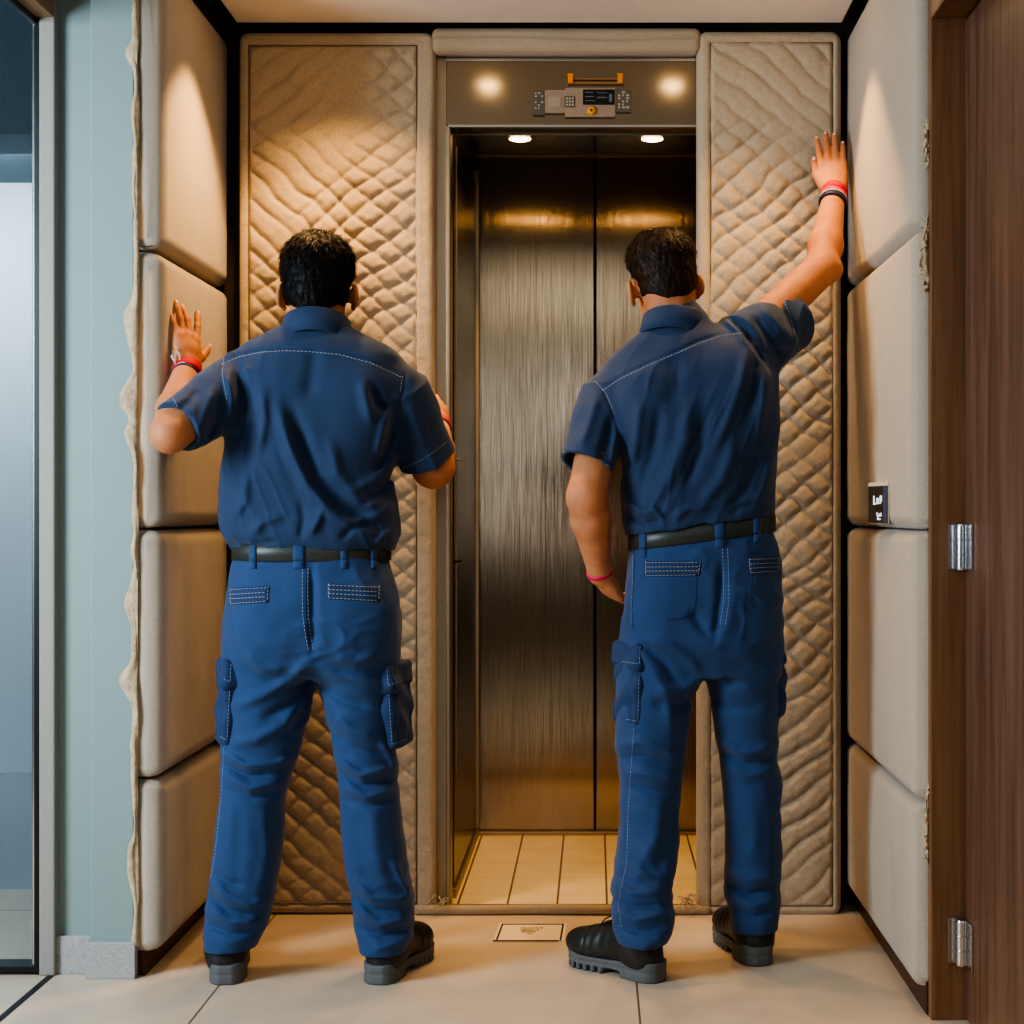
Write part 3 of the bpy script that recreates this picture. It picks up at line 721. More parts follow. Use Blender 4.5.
# ================================================================ PEOPLE
M['skin'] = mat('skin', srgb(192, 130, 92), .6, spec=.3, sss=.12, bump=[(260, .08, .0006), (900, .06, .0003)], var=(30, .10))
M['hair'] = mat('black_hair', srgb(15, 12, 11), .55, spec=.25)
M['hair2'] = mat('dark_brown_hair', srgb(42, 27, 18), .55, spec=.3)
M['shirt'] = mat('navy_shirt_cotton', srgb(42, 62, 92), .75, spec=.3, sheen=.15, bump=[(1500, .25, .0008)], var=(40, .03))
M['trouser'] = mat('navy_work_trouser_cotton', srgb(46, 73, 112), .75, spec=.3, sheen=.15, bump=[(1200, .3, .001)], var=(35, .04))
M['pocket'] = mat('navy_pocket_cotton', srgb(40, 63, 99), .75, spec=.3, sheen=.1, bump=[(1200, .3, .001)])
M['stitch'] = mat('pale_stitching', srgb(150, 160, 178), .8)
M['stitch2'] = mat('tan_stitching', srgb(176, 170, 160), .8)
M['seam'] = mat('blue_seam', srgb(30, 50, 84), .8)
M['belt'] = mat('dark_leather_belt', srgb(52, 56, 52), .42, bump=[(400, .2, .0006)])
M['boot'] = mat('black_boot_leather', srgb(44, 44, 43), .45, bump=[(300, .15, .0006)])
M['sole'] = mat('grey_rubber_sole', srgb(98, 100, 100), .65, bump=[(300, .1, .0005)])
M['lace'] = mat('dark_lace', srgb(30, 28, 26), .8)
M['red'] = mat('red_cloth', srgb(190, 22, 38), .7, bump=[(500, .3, .001)])
M['pink'] = mat('pink_rubber', srgb(215, 40, 90), .5)
M['cord'] = mat('dark_blue_cord', srgb(34, 34, 60), .6)
M['palecord'] = mat('pale_cord', srgb(190, 185, 190), .6)
M['nail'] = mat('fingernail', srgb(232, 190, 165), .3)
M['eye'] = mat('eye_white', srgb(230, 225, 220), .2)

def unit(v): v = np.array(v, float); return v/np.linalg.norm(v)
def hand(f, w, d, n, s, curl=(.15, .2, .2, .2), spread=(-.14, -.04, .05, .15), scale=1.0, thumb=(.75, .35), nails=None):
    """w wrist point, d wrist->knuckles, n back of the hand, s towards the thumb; curls in radians per joint (index..little)"""
    d = unit(d); n = np.array(n, float); n = unit(n-d*(n@d)); s0 = np.cross(d, n); s = s0 if s0@np.array(s, float) > 0 else -s0
    w = np.array(w, float); k = scale
    at = lambda a, b, c: w+(a*d+b*s+c*n)*k
    f.op(cone(at(.004, 0, 0), at(.045, 0, 0), .0255*k, .034*k, n, .62), .02)
    for b in (.029, .010, -.010, -.028): f.op(cone(at(.030, b*.72, 0), at(.086 if abs(b) < .02 else .080, b, .001), .0125*k, .0108*k, n, .95), .012)
    f.op(cone(at(.025, .020, -.006), at(.055, .036, -.008), .017*k, .012*k), .014)       # ball of the thumb
    L = [(.044, .026, .021), (.049, .030, .022), (.045, .028, .021), (.034, .021, .019)]
    for i, b in enumerate((.029, .010, -.010, -.028)):
        p = at(.086 if i in (1, 2) else .080, b, .001); ang = spread[i] if True else 0
        dd = unit(d*math.cos(ang)-s*math.sin(ang)); c = 0; r = .0098 if i < 3 else .0086
        for j in range(3):
            c += curl[i]*(1 if j else .8); v = dd*math.cos(c)-n*math.sin(c); q = p+v*L[i][j]*k
            f.op(cone(p, q, r*k, r*.90*k), .0035 if j else .006); r *= .91; p0, p = p, q
        if nails is not None: nails.append((p-v*.004*k, v, dd*math.sin(c)+n*math.cos(c), r*k))
    a, b2 = thumb
    v = unit(d*math.cos(a)+s*math.sin(a)-n*.25); p = at(.028, .026, -.006)
    q = p+v*.040*k; f.op(cone(p, q, .0135*k, .0115*k), .012)
    v2 = unit(d*math.cos(a-b2)+s*math.sin(a-b2)-n*.2); q2 = q+v2*.030*k; f.op(cone(q, q2, .0115*k, .0105*k), .004)
    q3 = q2+unit(v2+d*.15)*.024*k; f.op(cone(q2, q3, .0105*k, .0085*k), .004)
    if nails is not None: nails.append((q3-v2*.003*k, v2, n, .0092*k))

def head_frame(yaw, pitch, roll):
    """columns: right, forward, up"""
    R = Matrix.Rotation(yaw, 3, 'Z') @ Matrix.Rotation(roll, 3, 'Y') @ Matrix.Rotation(pitch, 3, 'X')
    return np.array(R)
def skull_prims(C, R, k):
    T = lambda p: C+R@(np.array(p)*k)
    E = lambda p, r: ell(T(p), np.array(r)*k, R)
    return T, [(E((0, -.012, .052), (.078, .098, .086)), .01), (E((0, .028, -.030), (.060, .072, .090)), .03), (E((0, -.050, .000), (.062, .050, .060)), .03),
               (cone(T((0, .070, -.085)), T((0, .078, -.098)), .026*k, .022*k), .03), (E((0, .078, .035), (.052, .018, .014)), .02)]
def face(f, C, R, k):
    T, pr = skull_prims(C, R, k); E = lambda p, r: ell(T(p), np.array(r)*k, R)
    for p, kk in pr: f.op(p, kk)
    f.op(cone(T((0, .092, .020)), T((0, .118, -.022)), .007*k, .013*k), .012)
    for s in (-1, 1):
        f.op(E((s*.012, .108, -.026), (.009, .009, .008)), .006)
        f.op(ell(T((s*.031, .100, .012)), np.array((.015, .012, .010))*k, R), .012, 's')
        f.op(cone(T((s*.0, .094, -.056)), T((s*.020, .088, -.058)), .007*k, .004*k), .006)
        # ear: a tilted shell with a hollow, turned slightly out
        Re = R@np.array(Matrix.Rotation(s*math.radians(22), 3, 'Z')@Matrix.Rotation(math.radians(-10), 3, 'X'))
        f.op(cone(T((s*.06, 0, 0)), T((s*.082, .0, -.002)), .018*k, .014*k), .008)
        f.op(ell(T((s*.090, -.008, .000)), np.array((.0085, .020, .031))*k, Re), .006)
        f.op(ell(T((s*.097, -.001, .004)), np.array((.006, .011, .020))*k, Re), .005, 's')
        f.op(ell(T((s*.085, .004, -.028)), np.array((.006, .009, .009))*k, Re), .008)
    f.op(E((0, .092, -.066), (.018, .008, .006)), .006)

def make_hair(name, C, R, k, m, parent, th, root, n_strand, ln, whorl, seed, thin=None):
    """th(x, y, z): thickness in head coordinates"""
    lo, hi = C-.16*k, C+.17*k
    f = Field(lo, hi, .0025)
    T, pr = skull_prims(C, R, k)
    for p, kk in pr: f.op(p, kk)
    nk = cone(T((0, -.035, -.03)), T((0, -.040, -.13)), .062*k, .064*k); f.op(nk, .03)
    X, Y, Z = f.ax[0][:, None, None]-C[0], f.ax[1][None, :, None]-C[1], f.ax[2][None, None, :]-C[2]
    lx, ly, lz = [(X*R[0, i]+Y*R[1, i]+Z*R[2, i])/k for i in range(3)]
    t = th(lx, ly, lz)
    f.d -= (t+np.where(t > 0, .0018*noise(lx*150, ly*150, lz*90), 0)).astype(np.float32)
    # keep only the part where hair grows
    f.d = np.maximum(f.d, (-.004-t).astype(np.float32)*8)
    V, Q = f.mesh(); V = relax(V, Q, 1)
    # short strands
    rng = np.random.RandomState(seed)
    cen = V[Q].mean(1); e1, e2 = V[Q[:, 1]]-V[Q[:, 0]], V[Q[:, 3]]-V[Q[:, 0]]; nn = np.cross(e1, e2); nn /= np.linalg.norm(nn, axis=1)[:, None]+1e-12
    loc = (cen-C)@R/k; tt = th(loc[:, 0], loc[:, 1], loc[:, 2])
    out = ((cen-C)*nn).sum(1) > 0.02
    cand = np.nonzero(out & (tt > .002))[0]; 
    if thin is not None: cand = cand[rng.rand(len(cand)) < thin(loc[cand])]
    pick = rng.choice(cand, min(n_strand, len(cand)), replace=len(cand) < n_strand)
    wv = np.array(whorl)
    sv, sf = [], []; base = len(V)
    for i in pick:
        p = cen[i]; N = nn[i]; l = loc[i]; fl = l-wv
        fl = R@unit(fl+np.array([0, 0, -.35*np.linalg.norm(fl)])+rng.randn(3)*.018); fl = fl-N*(fl@N); fl = unit(fl+1e-6)
        sd = np.cross(fl, N); Ls = ln*(.6+.6*rng.rand())*(.45+.55*min(1, tt[i]/.012)); w = .0011
        lift = .10+.22*rng.rand()
        p0 = p-N*.002; p1 = p+fl*Ls*.55+N*Ls*lift*.6; p2 = p+fl*Ls+N*Ls*lift*.55
        b = base+len(sv)
        sv += [p0-sd*w, p0+sd*w, p1-sd*w*.8, p1+sd*w*.8, p2-sd*w*.12, p2+sd*w*.12]
        sf += [[b, b+1, b+3, b+2], [b+2, b+3, b+5, b+4]]
    V2 = np.concatenate([V, np.array(sv)]); Q2 = np.concatenate([Q, np.array(sf)])
    return fast_mesh(name, V2, Q2, m, parent)

def band(name, c, axis, r, h, th, m, parent, s=1.0, n=None, wob=0.0):
    """ring of cloth or cord round a wrist"""
    axis = unit(axis); n = unit(np.cross(axis, [0, 0, 1.])) if n is None else unit(np.array(n)-axis*(np.array(n)@axis)); b = np.cross(axis, n)
    prof = [(r, -h/2), (r+th*.7, -h/2), (r+th, -h/4), (r+th, h/4), (r+th*.7, h/2), (r, h/2)]
    V = []; Fc = []; K = 28; Pn = len(prof)
    for k in range(K):
        a = 2*math.pi*k/K; 
        for rr, hh in prof: V.append(np.array(c)+(rr*math.cos(a)*s*n+rr*math.sin(a)*b)+axis*(hh+wob*math.sin(3*a+1)))
    for k in range(K):
        for j in range(Pn): Fc.append([k*Pn+j, k*Pn+(j+1) % Pn, ((k+1) % K)*Pn+(j+1) % Pn, ((k+1) % K)*Pn+j])
    return mesh_obj(name, V, Fc, m, parent, True)

def shoe(heel, ang, root, mir=1, L=.305, tilt=0, with_laces=True):
    """work boot; heel = point on the floor under the back of the heel, ang = heading (0 = +Y, positive to the left)"""
    res = .003; up = Field((-.075, -.03, -.005), (.075, L+.02, .19), res)
    R = np.array(Matrix.Rotation(ang, 3, 'Z')); tr = lambda V: V@R.T+np.array([heel[0], heel[1], 0])
    wy = np.array([[-.004, .012], [0, .019], [.006, .028], [.014, .035], [.026, .040], [.05, .043], [.07, .044], [.12, .041], [.17, .047], [.21, .052], [.25, .048], [L-.025, .038], [L-.010, .027], [L-.002, .013], [L+.003, .004]])
    cxy = lambda y: mir*.012*np.clip((y-.12)/.1, -.4, 1)
    # upper
    up.op(cone((0, .056, .07), (0, .058, .17), .044, .038, (1, 0, 0), .94), .02)
    up.op(cone((0, .046, .050), (0, .060, .085), .043, .046), .02)
    up.op(cone((0, .085, .075), (mir*.008, .20, .052), .048, .043, (0, 0, 1), .95), .03)
    up.op(ell((mir*.011, .222, .054), (.050, .075, .040)), .02)
    up.op(cone((mir*.003, .10, .10), (mir*.009, .19, .070), .034, .030), .03)
    up.op(rbox((0, .15, -.02), (.2, .4, .050), .001), .004, 's')
    up.op(rbox((0, .07, .185), (.2, .4, .02), .001), .004, 's')
    # padded collar groove, toe-cap seam and counter seam
    idx, (x, y, z) = up.near(.01)
    up.d[idx] += (.0022*np.exp(-((y+.35*np.abs(x)-.222)/.0035)**2)+.0018*np.exp(-((z-.105-.25*(y-.06))/.0035)**2)*(y < .13)+.0015*np.exp(-((y-.095+.4*(z-.05))/.003)**2)*(z < .10)+.0012*np.sin(y*190+x*40)*np.exp(-((y-.16)/.03)**2)*(z > .05)).astype(np.float32)
    V, Q = up.mesh(); o = fast_mesh('shoe', tr(V), Q, M['boot'], root)
    # sole
    so = Field((-.075, -.02, -.004), (.075, L+.02, .075), res)
    X, Y, Z = so.ax[0][:, None, None], so.ax[1][None, :, None], so.ax[2][None, None, :]
    w = np.interp(Y, wy[:, 0], wy[:, 1]); d2 = np.maximum(np.abs(X-cxy(Y))-w, np.maximum(-Y-.002, Y-L))
    top = .036+.013*np.exp(-((Y-.03)/.06)**2)+.012*sstep(.2, .31, Y); bot = .010*sstep(.24, .31, Y)
    d3 = np.maximum(d2, np.maximum(Z-top, bot-Z)); so.d = np.minimum(so.d, d3.astype(np.float32)+.0*X)
    so.d = np.maximum(so.d, (-.0+0*X+ (.001*np.exp(-((Z-.028)/.003)**2))+d2-.0005).astype(np.float32))
    groove = .003*np.exp(-((Z-.024)/.0025)**2)*np.exp(-(d2/.004)**2)
    so.d += groove.astype(np.float32)
    so.op(rbox((0, .122, .0), (.2, .026, .014), .006), .006, 's')
    for y in np.arange(.165, .30, .021): so.op(rbox((0, y, .004), (.2, .0045, .011), .002), .003, 's')
    V, Q = so.mesh(); V = relax(V, Q, 2); fast_mesh('sole', tr(V), Q, M['sole'], o)
    if with_laces:
        B = bvh_of(*up.mesh()); mb = MB()
        def hit(x, y):
            h = B.ray_cast(Vector((x, y, .3)), Vector((0, 0, -1)), 1)[0]; return None if h is None else np.array(h)+np.array([0, 0, .002])
        rows = [.122, .140, .158, .176]
        for j in range(len(rows)-1):
            for s in (-1, 1):
                pts = [hit(mir*.008+s*.020*(1-2*t), rows[j]+(rows[j+1]-rows[j])*t) for t in np.linspace(0, 1, 9)]
                pts = [p for p in pts if p is not None and p[2] < .16]
                if len(pts) > 2: mb.tube(tr(np.array(pts)), .0022, 6)
        for s in (-1, 1):
            t = hit(mir*.006, .118)
            if t is not None:
                mb.tube(tr(np.array([t, t+[s*.015, .004, .012], t+[s*.030, -.004, .008], t+[s*.034, .0, -.006], t+[s*.018, .004, .0], t])), .002, 6)
                mb.tube(tr(np.array([t, t+[s*.012, .016, .006], t+[s*.026, .030, -.004], t+[s*.032, .038, -.014]])), .0018, 6)
        if mb.v: mb.build('lace', M['lace'], o, True)
    return o

def belt_ring(trfn, z_of, h, name, m, parent, grow=.004, K=96):
    """follows the waist loft; z_of(x) gives the height of its middle"""
    V = []; Fc = []; prof = [(.0, -h/2), (.003, -h/2+.0015), (.0035, 0), (.003, h/2-.0015), (0, h/2), (-.004, h/2), (-.004, -h/2)]
    for k in range(K):
        a = 2*math.pi*k/K
        for g, dz in prof:
            zz = z_of(0); 
            for _ in range(2):
                cx, cy, A, B = [float(t) for t in trfn(zz)]; ca, sa = math.cos(a), math.sin(a); e = 2/2.3
                x = cx+(A+grow+g)*math.copysign(abs(ca)**e, ca); y = cy+(B+grow+g)*math.copysign(abs(sa)**e, sa); zz = z_of(x)
            V.append((x, y, zz+dz))
    Pn = len(prof)
    for k in range(K):
        for j in range(Pn): Fc.append([k*Pn+j, k*Pn+(j+1) % Pn, ((k+1) % K)*Pn+(j+1) % Pn, ((k+1) % K)*Pn+j])
    return mesh_obj(name, V, Fc, m, parent, True)

def collar(C, up, fwd, r, h, root_shirt, m, flare=.016, sx=1.0):
    """turn-down collar: C centre at its top edge"""
    up, fwd = unit(up), unit(np.array(fwd)-unit(up)*(np.array(fwd)@unit(up))); rt = np.cross(fwd, up)
    prof = [(-.006, -h*.9), (-.003, -.02), (0, -.003), (.003, .001), (.0055, -.002), (.007, -h*.45), (flare, -h), (flare-.003, -h-.001), (.004, -h*.5)]
    V = []; Fc = []; K = 56; a0 = math.radians(24)
    for k in range(K+1):
        a = a0+(2*math.pi-2*a0)*k/K   # from the front, round the back
        c, s = math.cos(a), math.sin(a); fr = max(0, c)
        for q, (g, hh) in enumerate(prof):
            gg = g; lower = -.030*(.5+.5*c)
            V.append(np.array(C)+(r+gg)*(s*rt*sx+c*fwd*1.06)+up*(hh*(1+.25*fr)+lower))
    Pn = len(prof)
    for k in range(K):
        for j in range(Pn): Fc.append([k*Pn+j, k*Pn+(j+1) % Pn, (k+1)*Pn+(j+1) % Pn, (k+1)*Pn+j])
    Fc.append(list(range(Pn))); Fc.append([K*Pn+j for j in range(Pn)])
    return mesh_obj('collar', V, Fc, m, root_shirt, True)

def cargo(name, c, h, R, m, parent, flap=True):
    R = np.array(R); c = np.array(c, float); T = lambda x, y, z: c+R@np.array([x, y, z])
    f = Field(c-.16, c+.16, .0035)
    f.op(rbox(c, h, min(h[0]*.98, .02), R), .01)
    f.op(ell(T(0, -h[1]*.2, -h[2]*.25), (h[0]*1.35, h[1]*.8, h[2]*.7), R), .02)
    f.op(cone(T(-h[0], 0, -h[2]*1.15), T(h[0], 0, -h[2]*1.2), .012, .012), .01, 's')
    idx, (x, y, z) = f.near(.02); q = np.stack([x, y, z], 1)-c; l = q@R
    f.d[idx] += (.004*np.sin(l[:, 2]*70+l[:, 1]*45+c[0]*9)*np.exp(-(l[:, 2]/.06)**2)+.003*np.exp(-((np.abs(l[:, 1])-h[1]*.72)/.005)**2)).astype(np.float32)
    lumps(f, 14, .004, seed=c[0]*30)
    V, Q = f.mesh(); o = fast_mesh(name, V, Q, m, parent)
    f = Field(c-.18, c+.18, .0035)
    cc = T(0, 0, h[2]*.78); f.op(rbox(cc, (h[0]+.004, h[1]+.005, h[2]*.30), min(h[0], .010), R), .01)
    f.op(rbox(T(0, -h[1]*.7, h[2]*.52), (h[0]+.006, h[1]*.35, h[2]*.10), .01, R), .03)
    lumps(f, 16, .004, seed=c[0]*11)
    V, Q = f.mesh(); fl_ = fast_mesh('pocket_flap', V, Q, m, parent)
    for vv, zz in ((o, -h[2]*.86), (fl_, h[2]*.56)):
        Vw = np.array([v.co for v in vv.data.vertices])+np.array(wloc(vv)); B = bvh_of(Vw, [tuple(p.vertices) for p in vv.data.polygons])
        pr = lambda y, z: (lambda w: (CX+w[0]*F/w[1], CY-(w[2]-CZ)*F/w[1]))(T(0, y, z))
        ps = [pr(-h[1]*.78, h[2]*.45 if vv is o else h[2]), pr(-h[1]*.78, zz), pr(h[1]*.7, zz)]
        stitch('pocket_stitching', B, [ps], M['stitch'], parent, .0008)
    return o

def nail_set(nails, parent):
    for p, v, n, r in nails:
        v = unit(v); n = unit(n-v*(n@v)); s = np.cross(v, n); f = Field(p+n*r*.9-.016, p+n*r*.9+.016, .0014)
        f.op(ell(p+n*r*.82, (r*.62, r*.85, .0022), np.stack([s, v, n], 1)), .001); V, Q = f.mesh(); fast_mesh('fingernail', V, Q, M['nail'], parent)

front = lambda Dm: (lambda x, y, z: y < Dm)
# ---------------------------------------------------------------- left man: both arms out, hand on the left pads
def man_left():
    root = empty('person', (pxX(312, 3.9), 3.9, 0))
    tag(root, 'dark-haired person in navy work clothes with one hand on the left padded wall', 'person', )
    # ---- body
    f = Field((-1.07, 3.45, .04), (-.30, 4.50, 1.83), .004)
    hc = P(318.5, 296, 3.91); HR = head_frame(0, math.radians(-4), 0); hk = 1.0
    face(f, hc, HR, hk)
    nb = hc+np.array([0, -.035, -.03]); f.op(cone(nb, P(316, 348, 3.88), .058, .066), .025)
    tr = [prow(318, 296, 338, 3.87, .045), prow(345, 262, 368, 3.87, .07), prow(365, 238, 392, 3.87, .09), prow(420, 234, 390, 3.86, .105), prow(490, 232, 382, 3.87, .10), prow(560, 244, 378, 3.88, .095), prow(640, 240, 385, 3.88, .10)]
    f.op(loft(tr, 2.3), .02)
    for hx, kx, ax, D2 in ((272, 258, 232, 3.87), (350, 362, 385, 3.88)):
        f.op(cone(P(hx, 640, 3.88), P(kx, 790, D2), .075, .050), .03); f.op(cone(P(kx, 790, D2), P(ax, 935, D2), .048, .036), .02)
        f.op(cone(P(ax, 940, D2), P(ax, 950, D2), .036, .036), .02)
    sh, el, wr = P(236, 388, 3.84), P(169.5, 434, 3.67), P(187, 369, 3.90)
    f.op(cone(sh, el, .056, .043), .02); mid = el+(wr-el)*.35
    f.op(cone(el, mid, .039, .045), .02); f.op(cone(mid, wr, .045, .0285), .015); nails = []
    hand(f, wr, (-.10, .30, 1), (.80, -.60, .1), (.6, .8, 0), curl=(.10, .22, .12, .16), spread=(-.20, -.02, .09, .20), thumb=(.95, .25), nails=nails)
    nl = list(nails); w1, d1 = wr, unit(wr-mid)
    sh, el, wr = P(400, 394, 3.86), P(433, 467, 3.95), P(438, 424, 4.20)
    f.op(cone(sh, el, .058, .050), .02); mid = el+(wr-el)*.35
    f.op(cone(el, mid, .049, .049), .02); f.op(cone(mid, wr, .049, .029), .015)
    hand(f, wr, (-.10, .72, .70), (.80, -.55, .3), (-.3, -.8, .6), curl=(.30, .35, .4, .4), spread=(-.12, -.03, .04, .10), thumb=(.6, .3))
    w2, d2 = wr, unit(wr-mid)
    V, Q = f.mesh(); V = relax(V, Q, 2, .35); body = fast_mesh('body', V, Q, M['skin'], root)
    nail_set(nl, body)
    for s in (-1, 1):
        e = Field(hc-.14, hc+.16, .002); e.op(ell(hc+HR@(np.array([s*.031, .092, .012])*hk), (.0125,)*3), .001); vv, qq = e.mesh(); fast_mesh('eye', vv, qq, M['eye'], body)
    # ---- hair
    def th(x, y, z):
        line = -.052+.020*sstep(.02, .07, np.abs(x))+.10*sstep(-.03, .02, y)*1.0+.02*sstep(.05, .09, y)
        g = z-line; top = sstep(.02, .12, z)
        t = .003+.005*sstep(0, .05, g)+.011*top
        t = np.where(g > 0, t*sstep(0, .012, g)+.0005, -.006)
        # round the ears
        ear = np.hypot((y+.004)/.026, (z-.0)/.036); return np.where((ear < 1) & (np.abs(x) > .055), -.006, t)
    make_hair('hair', hc, HR, hk, M['hair'], root, th, root, 5200, .020, (.01, -.045, .12), 5)
    # ---- shirt
    f = Field((-1.06, 3.55, 1.0), (-.34, 4.12, 1.64), .0036)
    rows = [prow(316, 296, 338, 3.875, .05), prow(326, 284, 350, 3.875, .066), prow(336, 262, 366, 3.875, .082), prow(345, 243, 388, 3.87, .10), prow(356, 230, 402, 3.87, .112), prow(385, 224, 405, 3.865, .125), prow(420, 225, 400, 3.865, .132), prow(449, 225, 396, 3.87, .134),
            prow(466, 221.5, 392, 3.87, .132), prow(490, 220, 394, 3.875, .132), prow(517, 221, 398, 3.88, .134), prow(530, 224, 399, 3.88, .134), prow(541, 229, 397, 3.88, .130), prow(547, 235, 392, 3.88, .122)]
    cuts = []; LO = loft(rows, 2.35, .016); f.op(LO, .01); f.op(cone(P(317.5, 350, 3.875), P(317.5, 326, 3.875), .085, .070), .03)
    # shoulder blades and the hollow of the spine
    f.op(ell(P(272, 400, 3.795), (.075, .055, .10)), .04); f.op(ell(P(358, 404, 3.80), (.075, .055, .10)), .04)
    sA, sB = P(236, 386, 3.845), P(178.5, 427, 3.695); f.op(flatcone(sA, sB, .073, .063), .025); f.op(cone(sA, sA+.3*(sB-sA), .070, .068), .03)
    u = unit(sB-sA); cuts.append(flatcone(sB-u*.022, sB+u*.03, .049, .051))
    tA, tB = P(398, 392, 3.865), P(427, 459, 3.94); f.op(flatcone(tA, tB, .072, .072), .025); f.op(cone(tA, tA+.3*(tB-tA), .070, .070), .03)
    u2 = unit(tB-tA); cuts.append(flatcone(tB-u2*.030, tB+u2*.03, .060, .061))
    # hem edges stand off a little
    S = [([(277, 401), (284, 430), (293, 455), (308, 485), (330, 512), (368, 533)], 8, .012), ([(292, 405), (302, 445), (318, 480), (345, 508), (385, 528)], 9, -.011), ([(330, 440), (338, 475), (360, 500), (392, 512)], 8, .007),
         ([(228, 368), (232, 400), (229, 425)], 6, .006), ([(236, 372), (243, 405), (240, 440)], 5, -.006), ([(262, 385), (264, 420), (258, 455)], 7, .006), ([(250, 380), (252, 420), (247, 470)], 6, -.006),
         ([(372, 385), (378, 402), (388, 412)], 6, -.010), ([(362, 378), (366, 400), (372, 425)], 7, .007), ([(391, 400), (384, 425), (378, 460)], 6, .006), ([(397, 420), (388, 445), (376, 475)], 6, -.007),
         ([(396, 455), (375, 480), (350, 492)], 7, .006), ([(396, 470), (380, 492), (360, 505)], 5, -.006), ([(398, 500), (380, 515), (352, 522)], 6, .006), ([(310, 535), (318, 520), (322, 508)], 5, .007), ([(300, 540), (304, 520), (300, 500)], 5, -.004),
         ([(250, 538), (262, 522), (285, 515)], 6, .005), ([(232, 520), (245, 500), (246, 470)], 6, .005), ([(226, 540), (250, 545), (280, 541)], 4, -.004), ([(340, 540), (352, 528), (372, 524)], 5, -.006), ([(376, 545), (384, 535), (394, 530)], 4, .006),
         ([(216, 385), (206, 410), (200, 436)], 7, .006), ([(224, 400), (216, 425), (206, 444)], 5, -.006), ([(200, 390), (186, 405), (176, 412)], 6, -.004), ([(222, 430), (210, 440), (200, 446)], 5, .006), ([(408, 400), (418, 425), (426, 448)], 8, .005), ([(400, 420), (404, 445), (410, 466)], 6, -.006),
         ([(315, 345), (312, 375), (308, 400)], 10, -.005)]
    strokes(f, S, front(3.93), 1.7); lumps(f, 7, .004, None, (1, 1, .6), 3); creases(f, ((1, 0, .35), (0, .6, 0), (-.1, 0, .30)), 15, .0065, front(3.9), 3); lumps(f, 20, .0007, None, (1, 1, .6), 5)
    for c in cuts: f.op(c, .002, 's')
    yoke = [(221, 363), (240, 355), (262, 350.5), (285, 349), (310, 350), (340, 353), (370, 361), (392, 371), (404, 377)]
    strokes(f, [(yoke, 2.2, -.0035), ([(222, 352), (220, 375), (225, 400), (231, 420)], 2.0, -.004), ([(405, 372), (402, 395), (397, 420)], 2.2, -.004)], front(3.92))
    V, Q = f.mesh(); V = relax(V, Q, 1, .4); shirt = fast_mesh('shirt', V, Q, M['shirt'], root); B = bvh_of(V, Q)
    stitch('yoke_seam', B, [[(x, y+1.8) for x, y in yoke]], M['stitch'], shirt, .0010)
    stitch('armhole_seam', B, [[(224, 356), (222.5, 375), (227, 400)], [(402.5, 376), (399.5, 395)]], M['stitch'], shirt, .0008)
    ax1 = np.array([191-162, 450-404.]); stitch('cuff_seam', B, [[(173+i*27/8-1.0*math.sin(i/8*3.14), 398+i*45/8) for i in range(9)], [(402+i*46/8, 468.5-i*28/8+3.2*math.sin(i/8*3.14)) for i in range(9)]], M['stitch'], shirt, .0008)
    collar(P(317.5, 316, 3.875), (0, .16, 1), (0, 1, 0), .0725, .058, shirt, M['shirt'], .012, 1.04)
    # ---- trousers
    f = Field((-1.0, 3.62, .06), (-.38, 4.12, 1.11), .004)
    hip = [prow(541, 238, 386, 3.88, .112), prow(552, 236, 388, 3.88, .116), prow(566, 232, 390, 3.88, .124), prow(600, 228, 399, 3.88, .138), prow(640, 226, 398, 3.88, .138), prow(664, 226, 398, 3.885, .12), prow(676, 250, 374, 3.885, .09)]
    HP = loft(hip, 2.3, .012); f.op(HP, .01)
    lg = [prow(615, 230, 312, 3.885, .10), prow(660, 225, 312, 3.885, .108), prow(700, 222.5, 312, 3.885, .103), prow(750, 220, 300, 3.88, .092), prow(800, 221, 284, 3.87, .085), prow(850, 215, 281, 3.86, .082), prow(900, 208, 274, 3.86, .080), prow(920, 205, 269, 3.86, .080), prow(932, 204, 264, 3.85, .080), prow(947, 206, 256, 3.845, .074)]
    rg = [prow(615, 314, 398, 3.885, .10), prow(660, 314, 397, 3.885, .108), prow(700, 322, 395, 3.885, .103), prow(750, 334, 396, 3.88, .092), prow(800, 341, 399, 3.87, .085), prow(850, 344, 405, 3.86, .082), prow(900, 351, 414, 3.86, .080), prow(924, 355, 414, 3.865, .080), prow(936, 358, 412, 3.855, .080), prow(949, 361, 408, 3.85, .075)]
    f.op(loft(lg, 2.1, .02), .028); f.op(loft(rg, 2.1, .02), .028)
    f.op(ell(P(272, 620, 3.815), (.082, .062, .10)), .05); f.op(ell(P(356, 620, 3.815), (.082, .062, .10)), .05)
    for r in (lg, rg): e = r[-1]; f.op(cone((e[1], e[2], e[0]-.04), (e[1], e[2], e[0]+.012), .046, .046), .004, 's')
